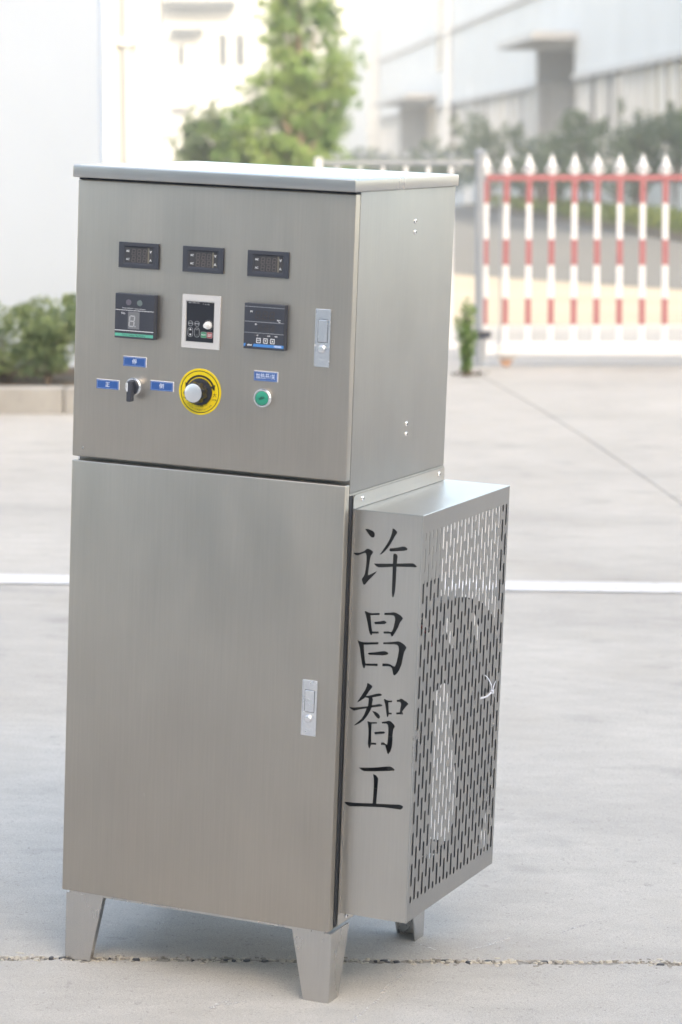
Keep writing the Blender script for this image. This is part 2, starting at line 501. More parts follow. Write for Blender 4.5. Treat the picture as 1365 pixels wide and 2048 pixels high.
# chalky scuffs on the concrete near the cabinet
def scuffmat():
    m = bpy.data.materials.new('chalk_scuff'); N, L, b = nodes(m)
    b.inputs['Base Color'].default_value = (.62, .62, .61, 1); b.inputs['Roughness'].default_value = .95
    tc = N.new('ShaderNodeTexCoord'); n = N.new('ShaderNodeTexNoise'); n.inputs['Scale'].default_value = 95; n.inputs['Detail'].default_value = 8
    L.new(tc.outputs['Object'], n.inputs['Vector'])
    r = N.new('ShaderNodeMapRange'); r.inputs['From Min'].default_value = .47; r.inputs['From Max'].default_value = .66
    L.new(n.outputs['Fac'], r.inputs[0]); L.new(r.outputs[0], b.inputs['Alpha'])
    return m
M['scuff'] = scuffmat()
def scuff(pts, ws, seed):
    r = random.Random(seed); P = []
    n = 26
    for i in range(n + 1):
        t = i / n * (len(pts) - 1); k = min(int(t), len(pts) - 2); u = t - k
        x = pts[k][0] * (1-u) + pts[k+1][0] * u; y = pts[k][1] * (1-u) + pts[k+1][1] * u
        w = (ws[k] * (1-u) + ws[k+1] * u) * r.uniform(.35, 1.2)
        P.append((x + r.uniform(-.002, .002), y, w))
    vs = []; fs = []
    d = (Vector(pts[-1]) - Vector(pts[0])).normalized(); nn = Vector((-d.y, d.x))
    for x, y, w in P:
        for s in (-1, 1):
            a = x + nn.x * w * s; b = y + nn.y * w * s; vs.append((a, b, gz(a, b) + .0012))
    for i in range(n): fs.append((2*i, 2*i+1, 2*i+3, 2*i+2))
    MB().add(vs, fs).build('scuff_mark', M['scuff'], yard, fix=False)

scuff([(.02, 5.42), (.05, 5.50), (.08, 5.58)], [.006, .004, .002], 1)
scuff([(.085, 5.60), (.10, 5.67), (.15, 5.79)], [.010, .006, .003], 2)
scuff([(-.27, 5.46), (-.235, 5.505), (-.20, 5.53)], [.003, .012, .015], 3)
scuff([(.28, 5.92), (.33, 5.97), (.38, 6.03)], [.003, .008, .004], 4)
scuff([(.47, 6.05), (.52, 6.11), (.58, 6.18)], [.002, .004, .002], 5)
scuff([(.15, 5.96), (.19, 5.92), (.23, 5.88)], [.003, .004, .003], 6)
scuff([(-.45, 5.98), (-.41, 6.02), (-.37, 6.04)], [.004, .007, .003], 7)

# white painted line across the yard
line = conform('painted_line', [-30, -14] + lin(-6, 6, 60) + [14, 30], lin(-.098, .098, 2), .004, M['linepaint'],
               fn=lambda x, y: (x, 10.245 + .078 * x + y))
tag(line, kind='structure')

# tarmac road past the gate, its edge running obliquely away to the left
road = MB()
zr = gz(0, 60) + .004
pts = [(7.2, 23.3), (1.45, 35.6), (-6.0, 51.6), (-6.0, 398), (90, 398), (90, 23.3)]
road.add([(x, y, zr) for x, y in pts], [tuple(range(6))[::-1]]).build('road', M['asphalt']).update_tag()
tag(bpy.data.objects['road'], kind='structure')

# ---- white single-storey building on the left behind the planting bed
def solid(name, m, parent, *a, bevel=0): return MB().box(*a).build(name, m, parent, bevel=bevel)
wb = empty('white_building', (-6.0, 18.6, gz(-4, 18)))
tag(wb, 'plain white rendered building wall behind the planting bed on the left', 'building')
def rel(e, mb): return mb.xform(Matrix.Translation(-Vector(e.location)))
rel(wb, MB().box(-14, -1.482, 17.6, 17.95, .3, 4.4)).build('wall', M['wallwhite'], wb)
rel(wb, MB().box(-14.1, -1.40, 17.5, 18.05, 4.4, 4.55)).build('roof', M['trim'], wb)

# ---- kerbed planting bed
bed = empty('planting_bed', (-3.0, 16.3, gz(-3, 16)))
tag(bed, 'raised planting bed with rough concrete kerb below the white wall', 'planter')
kz = gz(-1.6, 15.52)
for k in range(7):
    x1 = -.52 - k * 1.0
    rel(bed, MB().box(x1 - .994, x1, 15.52, 15.66, kz - .1, kz + .145)).build('kerb_stone', M['kerb'], bed, bevel=.012)
rel(bed, MB().box(-.66, -.52, 15.665, 17.58, kz - .1, kz + .145)).build('kerb_stone', M['kerb'], bed, bevel=.012)
rel(bed, MB().box(-7.5, -.665, 15.665, 17.58, kz - .1, kz + .118)).build('soil', M['soil'], bed)

# ---- leaves
def leaves(mb, c, rad, n, size, r, shape=1.0, tilt=1.0):
    for _ in range(n):
        while True:
            p = Vector((r.uniform(-1, 1), r.uniform(-1, 1), r.uniform(-1, 1)))
            if p.length <= 1: break
        if p.length > 0: p = p.normalized() * (p.length ** shape)
        p = Vector((c[0] + p.x * rad[0], c[1] + p.y * rad[1], c[2] + p.z * rad[2]))
        u = Vector((r.gauss(0, 1), r.gauss(0, 1), r.gauss(0, 1) * tilt)).normalized()
        w = u.cross(Vector((r.gauss(0, 1), r.gauss(0, 1), r.gauss(0, 1)))).normalized()
        s = size * r.uniform(.6, 1.3)
        mb.add([p - u * s, p + w * s * .45, p + u * s, p - w * s * .45], [(0, 1, 2, 3)])
    return mb

def bush(name, label, group, x, y, z, h, w, lm, n, size, seed, clumps=9):
    r = random.Random(seed)
    t = empty(name, (x, y, z)); tag(t, label, 'bush', group)
    mb = MB(); st = MB()
    for k in range(clumps):
        a = r.uniform(0, 6.28); d = r.uniform(.1, .75) * w / 2; zz = r.uniform(.25, .86) * h
        c = (math.cos(a) * d, math.sin(a) * d, zz)
        rr = w * r.uniform(.16, .30)
        leaves(mb, c, (rr, rr, rr * r.uniform(.8, 1.3)), n // clumps, size, r, .7)
        st.tube([(0, 0, -.05), (c[0] * .3, c[1] * .3, zz * .5), c], [.012 * w + .004, .008 * w + .003, .004], 5)
    for k in range(clumps // 2):       # stray twigs standing out of the outline
        a = r.uniform(0, 6.28); d = r.uniform(.2, .95) * w / 2; zz = r.uniform(.7, 1.02) * h
        leaves(mb, (math.cos(a) * d, math.sin(a) * d, zz), (w * .06, w * .06, h * .10), n // clumps // 4, size, r)
    mb.build('foliage', lm, t, fix=False); st.build('stem', M['bark'], t, fix=False)
    return t
spots = [(-1.92, 16.30, .44, .46), (-1.66, 16.05, .42, .36), (-1.44, 16.35, .50, .40), (-2.34, 16.2, .45, .46), (-1.12, 16.2, .44, .42), (-1.80, 16.9, .46, .5)]
names = ['round leafy bush at the left edge of the photograph in the kerbed bed', 'low leafy bush directly above the kerb, between two taller ones',
         'tallest leafy bush of the bed, next to the steel cabinet edge', 'leafy bush of the kerbed bed furthest from the cabinet', 'leafy bush of the kerbed bed hidden behind the cabinet', 'leafy bush close to the white wall behind the front row']
for i, (x, y, h, w) in enumerate(spots):
    bush('garden_bush', names[i], 'bushes in the kerbed bed', x, y, kz + .118, h, w * 1.12, M['leafbush'], 2100, .017, 40 + i)

# ---- upright young plant at the foot of the gate post
r = random.Random(9)
yp = empty('young_plant', (.79, 17.9, gz(.79, 17.9)))
tag(yp, 'slim upright bright green plant at the foot of the grey gate post', 'plant')
mb = MB(); st = MB()
for k in range(6):
    a = r.uniform(0, 6.28); top = r.uniform(.24, .49); dx = math.cos(a) * .05; dy = math.sin(a) * .05
    st.tube([(dx * .3, dy * .3, 0), (dx * .7, dy * .7, top * .5), (dx, dy, top)], [.005, .004, .002], 5)
    for q in range(9):
        f = (q + 1) / 9
        leaves(mb, (dx * f, dy * f, top * f), (.032, .032, .035), 26, .015, r)
mb.build('foliage', M['leafyoung'], yp, fix=False); st.build('stem', M['bark'], yp, fix=False)
q = MB()
leaves(q, (0, 0, .02), (.12, .10, .02), 90, .012, r)
lf = q.build('fallen_leaves', M['soil'], None, fix=False); lf.location = (.80, 17.75, gz(.8, 17.75)); tag(lf, kind='stuff')

# ---- gate, post and fence on the far side of the yard
GY = 18.6; GZ = gz(1.0, GY)
post = empty('gate_post', (.905, GY, GZ)); tag(post, 'tall grey round gate post with a small cap beside the red and white gate', 'post')
MB().lathe((0, 0, 0), (0, 0, 1), [(.032, -.05), (.032, 1.385)], 20).build('shaft', M['postgrey'], post, smooth=True)
MB().lathe((0, 0, 1.385), (0, 0, 1), [(.042, 0), (.042, .012), (.020, .022), (.012, .028)], 20).build('cap', M['postgrey'], post, smooth=True)
MB().lathe((0, 0, 0), (0, 0, 1), [(.07, 0), (.07, .012)], 20).build('foot_plate', M['postgrey'], post)
cl = MB().box(-.05, .075, -.05, .045, .19, .235).build('clamp', M['black'], post, bevel=.008)

gate = empty('sliding_gate', (1.0, GY, GZ)); tag(gate, 'low metal gate of spear-topped bars painted in red and white bands', 'gate')
def grail(name, m, *a, bevel=.004): return MB().box(*a).build(name, m, gate, bevel=bevel)
grail('top_rail', M['fencered'], -.055, 2.9, -.018, .018, 1.208, 1.246)
grail('bottom_rail', M['fencewhite'], -.06, 2.9, -.035, .035, .078, .158)
grail('end_bar', M['postgrey'], .028, .040, -.05, -.038, .10, 1.20)
def spear(mb, x, y, z, s=1.0):
    mb.lathe((x, y, z), (0, 0, 1), [(.017*s, 0), (.023*s, .012*s), (.016*s, .026*s), (.033*s, .052*s), (.028*s, .068*s), (.010*s, .115*s), (.001, .142*s)], 10)
    for sg in (-1, 1):
        mb.tube([(x + sg * .012, y, z + .018), (x + sg * .034, y, z + .018), (x + sg * .042, y, z + .034), (x + sg * .030, y, z + .050)], .006, 6)
def picket(x):
    lean = .010 * (x - .6)
    def bar(z0, z1, hw):
        f0, f1 = lean * (1.2 - z0), lean * (1.2 - z1)
        return MB().add([(x+f0-hw, -hw, z0), (x+f0+hw, -hw, z0), (x+f0+hw, hw, z0), (x+f0-hw, hw, z0), (x+f1-hw, -hw, z1), (x+f1+hw, -hw, z1), (x+f1+hw, hw, z1), (x+f1-hw, hw, z1)],
               [(0,3,2,1),(4,5,6,7),(0,1,5,4),(1,2,6,5),(2,3,7,6),(3,0,4,7)])
    body = bar(.158, 1.208, .0175).build('picket', M['fencewhite'], gate)
    for z1, z0 in ((1.207, 1.062), (.830, .662), (.447, .275)):
        bar(z0, z1, .0184).build('red_band', M['fencered'], body)
    s = MB(); spear(s, x, 0, 1.246); s.build('spear_point', M['fencewhite'], body, smooth=True)
picket(-.075 + .018)
for k in range(19): picket(.076 + k * .1475)
wh = MB().lathe((.08, -.012, .040), (0, 1, 0), [(.040, 0), (.040, .024)], 20).build('wheel', M['brick'], gate, bevel=.003)
wh = MB().box(.02, .15, -.02, .02, .050, .078).build('wheel_bracket', M['trim'], gate)

fen = empty('white_fence', (.86, GY, GZ)); tag(fen, 'short white spear-topped fence panel left of the grey gate post, behind the cabinet', 'fence')
MB().box(-.98, .01, -.012, .012, 1.308, 1.340).build('top_rail', M['postgrey'], fen, bevel=.004)
MB().box(-.98, .01, -.016, .016, .12, .16).build('bottom_rail', M['fencewhite'], fen, bevel=.004)
for k in range(6):
    mb = MB().box(-.145 - k*.1475 - .013, -.145 - k*.1475 + .013, -.013, .013, .16, 1.300)
    pk = mb.build('picket', M['fencewhite'], fen)
    s = MB(); spear(s, -.145 - k*.1475, 0, 1.345, .4); s.build('spear_point', M['postgrey'], pk, smooth=True)
for k in range(1):
    MB().box(-1.03, -.98, -.025, .025, -.03, 1.36).build('fence_post', M['fencewhite'], fen)

# ---- verge with low clipped hedge, low wall and shrubs before the factory hall
ZF = gz(0, 60)
def along(y): return 5.33 + (103.92 - y) * (6.52 - 5.33) / (103.92 - 54.67)      # x of the verge front
verge = MB()
ys = [44, 54.67, 70, 85, 103.9, 125, 150]
verge.add([(along(y) - .25, y, ZF + .10) for y in ys] + [(along(y) + 14, y, ZF + .10) for y in ys] + [(along(y) - .25, y, ZF - .05) for y in ys],
          [(i, i + 1, i + 8, i + 7) for i in range(6)] + [(i + 14, i + 15, i + 1, i) for i in range(6)] + [(14, 0, 7)])
v = verge.build('verge', M['soil'], None); tag(v, kind='structure')
he = empty('clipped_hedge', (along(54), 54, ZF + .1)); tag(he, 'long low clipped yellow-green hedge along the far side of the road', 'hedge')
r = random.Random(21); mb = MB()
for k in range(15000):
    y = 45 + 90 * r.random() ** 1.25; f = r.random()
    x = along(y) + .05 + r.random() * 1.0; z = ZF + .1 + r.random() ** .6 * (.36 + .06 * math.sin(y * 2.1) + .04 * math.sin(y * 5.7))
    u = Vector((r.gauss(0, 1), r.gauss(0, 1), r.gauss(0, .7))).normalized(); w = u.cross(Vector((r.gauss(0, 1), r.gauss(0, 1), r.gauss(0, 1)))).normalized()
    s = r.uniform(.04, .075); p = Vector((x, y, z))
    mb.add([p - u*s, p + w*s*.6, p + u*s, p - w*s*.6], [(0, 1, 2, 3)])
rel(he, mb).build('foliage', M['leafhedge'], he, fix=False)
lw = MB(); ys = [44, 150]
def wallx(y): return along(y) + 1.5
n = len(ys)
lw.add([(wallx(y), y, ZF) for y in ys] + [(wallx(y), y, ZF + 1.02) for y in ys] + [(wallx(y) + .25, y, ZF) for y in ys] + [(wallx(y) + .25, y, ZF + 1.02) for y in ys],
       [(0, 1, 3, 2), (4, 6, 7, 5), (2, 3, 7, 6), (0, 2, 6, 4), (1, 5, 7, 3)])
tag(lw.build('low_wall', M['lowwall']), 'long low pale wall between the clipped hedge and the dark shrubs', 'wall')
xs = [(1350, 66, 2.3), (1270, 68, 1.75), (1235, 72, 2.1), (1170, 74, 2.15), (1120, 78, 1.5), (1080, 80, 2.0), (1045, 84, 1.7), (985, 90, 2.0), (960, 95, 2.25), (905, 100, 1.4), (860, 108, 1.7), (825, 112, 1.2), (780, 120, 1.2), (735, 124, 1.6), (1310, 71, 1.2), (1400, 64, 2.2), (705, 128, 1.1)]
order = sorted(range(len(xs)), key=lambda i: xs[i][0])
ords = ['first', 'second', 'third', 'fourth', 'fifth', 'sixth', 'seventh', 'eighth', 'ninth', 'tenth', 'eleventh', 'twelfth', 'thirteenth', 'fourteenth', 'fifteenth', 'sixteenth', 'last']
for i, (px, y, h) in enumerate(xs):
    x = (px - 682.5) / 5694 * y
    bush('dark_shrub', ('tall' if h > 1.95 else 'low' if h < 1.45 else 'medium') + ' dark green shrub before the factory hall, ' + ords[order.index(i)] + ' from the left of the row', 'dark shrubs in front of the factory hall', x, y, ZF + .5, h * 1.0 + .35, 1.5 + .3 * (i % 3), M['leafdark'], 900, .085, 80 + i, 8)

# slim white-painted pole
pl = MB().lathe((0, 0, 0), (.02, 0, 1), [(.10, 0), (.06, 4.7)], 12).build('white_pole', M['white'])
pl.location = (4.95, 112, ZF); tag(pl, 'slim white pole rising in front of the factory hall, left of the gate post', 'pole')

# ---- factory hall on the right: long pale facade running away from the camera
hall = empty('factory_hall', (10, 90, ZF)); tag(hall, 'long pale grey factory hall with window band and recessed canopied doorways', 'building')
fd = Vector((-.0800, .9968, 0)); fo = Vector((14.0, 0, 0))          # facade line: x = 14 - .0803 y
fn_ = Vector((-.9968, -.0800, 0))                                    # outwards, towards the yard
def F(t, o, z): p = fo + fd * t + fn_ * o; return (p.x - 10, p.y - 90, z - ZF)
def fbox(mb, t0, t1, o0, o1, z0, z1):
    P = [F(t0, o0, z0), F(t1, o0, z0), F(t1, o1, z0), F(t0, o1, z0), F(t0, o0, z1), F(t1, o0, z1), F(t1, o1, z1), F(t0, o1, z1)]
    return mb.add(P, [(0,3,2,1),(4,5,6,7),(0,1,5,4),(1,2,6,5),(2,3,7,6),(3,0,4,7)])
Z1 = 4.72; Z2 = 7.6; ZT = 13.0
doors = [(87.0, 94.2, 5.85), (124.0, 138.5, 5.05)]
segs = [(40, 87.0), (94.2, 124.0), (138.5, 150)]
for a, b in segs:
    fbox(MB(), a, b, -8, 0, Z1, ZT).build('wall', M['wallgrey'], hall)
    fbox(MB(), a, b, -8, 0, 0, 1.9).build('plinth', M['wallgrey'], hall)
    fbox(MB(), a, b, -.30, -.22, 1.9, Z1).build('window_glazing', M['glass'], hall)
    fbox(MB(), a, b, 0.003, .10, Z1 - .06, Z1 + .10).build('lintel', M['trim'], hall)
    rr = random.Random(int(a)); t = a + .1
    while t < b - .5:
        w = rr.choice((.9, 1.2, 1.5)); w = min(w, b - t - .1)
        if rr.random() < .62:
            fbox(MB(), t + .06, t + w - .06, -.215, -.17, 1.95, Z1 - .08).build('blind', M['curtain'], hall)
        fbox(MB(), t + w - .06, t + w + .06, -.16, -.03, 1.9, Z1).build('mullion', M['frame'], hall)
        t += w + .06
for (a, b, zt) in doors:
    fbox(MB(), a, b, -8, 0, zt, ZT).build('wall', M['wallgrey'], hall)
    fbox(MB(), a, b, -1.3, -1.2, 0, zt).build('door_leaf', M['curtain'], hall)
    fbox(MB(), b, b + .35, -1.2, .06, 0, zt + .1).build('door_reveal', M['trim'], hall)
    fbox(MB(), a - .5, b + .5, -.6, 1.35, zt + .02, zt + .24).build('canopy', M['trim'], hall)
for a, b in ((60, 150),):
    fbox(MB(), a, b, .003, .14, Z2, Z2 + .16).build('ledge', M['trim'], hall)
fbox(MB(), 40, 150.4, -8.2, .1, ZT, ZT + .4).build('roof_edge', M['trim'], hall)
for t in (118.5,):
    q = MB(); q.tube([F(t, .12, 1), F(t, .12, ZT)], .14, 10); q.build('downpipe', M['frame'], hall, smooth=True)
fbox(MB(), 121.6, 123.2, .003, .05, 6.2, 10.4).build('window_pane', M['glass'], hall)
# blank end block of the hall, further out
fbox(MB(), 150.5, 168, -9, .6, 0, 9.5).build('end_block', M['wallgrey'], hall)

# ---- cream building with pilasters left of the tree line
pb = empty('cream_building', (-6, 34, ZF)); tag(pb, 'sunlit cream building with a pale downpipe, left behind the cabinet', 'building')
rel(pb, MB().box(-14, -2.16, 34, 34.9, ZF - .1, 12)).build('wall', M['wallcream'], pb)
rel(pb, MB().box(-2.87, -2.60, 33.86, 33.998, ZF, 11)).build('pilaster', M['wallcream'], pb)
q = MB().tube([(-2.52, 33.86, ZF), (-2.52, 33.86, 11)], .07, 12); rel(pb, q).build('downpipe', M['pipe'], pb, smooth=True)
rel(pb, MB().box(-2.62, -2.42, 33.76, 33.99, 3.35, 3.42)).build('pipe_bracket', M['trim'], pb)
rel(pb, MB().box(-2.18, -2.15, 33.93, 33.999, ZF, 12)).build('corner_strip', M['trim'], pb)

# ---- far white building with upper windows and small canopies
fb = empty('far_building', (-4, 172, ZF)); tag(fb, 'far sunlit white building with small upper windows and thin canopies', 'building')
def D2(px, v, y): return ((px - 682.5) / 5694 * y, CAM_H - (v - 348) / 5694 * y)
def far(name, m, p0, v0, p1, v1, y, d0=-.35, d1=.02):
    x0, z1 = D2(p0, v0, y); x1, z0 = D2(p1, v1, y)
    return rel(fb, MB().box(x0, x1, y + d0, y + d1, z0, z1)).build(name, m, fb)
rel(fb, MB().box(-22, 3.4, 172, 184, ZF - .1, 17)).build('wall', M['farwall'], fb)
for p0, p1 in ((362, 370), (391, 419), (443, 454), (476, 489), (716, 728), (736, 748)):
    far('window', M['darkwin'] if p0 not in (391, 736) else M['brick'], p0 - 3, 96 if p0 < 440 else 72, p1 + 4, 136, 172, -.06, -.003)
far('canopy', M['darkwin'], 334, 9, 475, 24, 172, -1.6, -.003)
far('canopy', M['darkwin'], 347, 63, 412, 74, 172, -1.2, -.003)
far('canopy', M['trim'], 350, 208, 385, 214, 172, -1.2, -.003)
rel(fb, MB().box(-22.2, 3.6, 171.7, 184.2, 17, 17.6)).build('roof_edge', M['trim'], fb)

# ---- trees
def tree(name, label, x, y, z, blobs, lm, n, size, seed, trunk_r, top):
    r = random.Random(seed)
    t = empty(name, (x, y, z)); tag(t, label, 'tree')
    mb = MB(); st = MB()
    st.tube([(0, 0, -.1), (.03, 0, top * .35), (-.02, .02, top * .7), (.02, 0, top * .95)], [trunk_r, trunk_r * .75, trunk_r * .45, trunk_r * .15], 9)
    tot = sum(b[3] ** 2 * b[4] for b in blobs)
    for bx, by, bz, br, bh in blobs:
        st.tube([(0, 0, max(.3, bz * .55)), (bx * .5, by * .5, bz * .8), (bx, by, bz)], [trunk_r * .35, trunk_r * .22, .006], 6)
        k = int(n * br ** 2 * bh / tot)
        for _ in range(36):
            a = r.uniform(0, 6.28); d = abs(r.gauss(0, .72)) * br
            s_ = r.uniform(.15, .5)
            leaves(mb, (bx + math.cos(a) * d, by + math.sin(a) * d, bz + r.gauss(0, .62) * bh), (br * s_ * 1.2, br * s_ * 1.2, bh * s_), k // 36, size, r, 1.0)
    mb.build('crown', lm, t, fix=False); st.build('trunk', M['bark'], t, fix=False)
    return t
def T(px, v, y): return ((px - 682.5) / 5694 * y, CAM_H - (v - 348) / 5694 * y - ZF)
y = 40.0
B = []
rr = random.Random(4)
tx = T(600, 0, y)[0]
for px, v, w, h in ((600, -20, 34, 60), (562, -10, 26, 45), (556, 40, 28, 40), (548, 80, 26, 36), (570, 20, 30, 45), (640, 30, 40, 50), (600, 80, 36, 50), (660, 85, 30, 40), (560, 110, 30, 35), (610, 140, 50, 50), (670, 150, 36, 40), (705, 130, 14, 40), (690, 190, 30, 35), (530, 165, 26, 30),
                    (560, 190, 45, 40), (620, 200, 50, 50), (510, 220, 40, 40), (580, 250, 60, 50), (650, 240, 45, 50), (480, 255, 36, 40), (520, 290, 50, 45), (600, 310, 60, 50), (660, 300, 40, 45), (470, 305, 34, 40), (560, 350, 60, 45), (640, 360, 40, 45)):
    q = T(px, v, y); B.append((q[0] - tx, rr.uniform(-.25, .25), q[1], w * y / 5694, h * y / 5694))
tree('leafy_tree', 'tall light green leafy tree behind the cabinet with a sparse top', tx, y, ZF, B, M['leaftree'], 60000, .027, 11, .07, 4.6)
y = 44.0; B = []
tx = T(410, 0, y)[0]
for px, v, w, h in ((425, 232, 24, 25), (395, 255, 28, 28), (440, 265, 30, 30), (380, 285, 26, 26), (405, 305, 38, 32), (450, 310, 28, 34), (395, 335, 40, 30)):
    q = T(px, v, y); B.append((q[0] - tx, rr.uniform(-.2, .2), q[1], w * y / 5694, h * y / 5694))
tree('small_tree', 'small dark green tree left of the tall leafy tree', tx, y, ZF, B, M['leafdark'], 9000, .036, 12, .05, 1.3)

# ---- works building behind the camera: it keeps the yard in shade and is mirrored in the steel
wk = empty('works_building', (0, -32, gz(0, -3))); tag(wk, 'tall pale works building behind the camera that shades the yard', 'building')
WT = 30.0
rel(wk, MB().box(-130, 60, -47, -32, -.6, WT)).build('wall', M['works'], wk)
for f in range(6):
    for k in range(37):
        x = -127 + k * 5
        rel(wk, MB().box(x, x + 2.6, -32.02, -31.9, 1.0 + f * 4.8, 3.4 + f * 4.8)).build('window', M['glass'], wk)

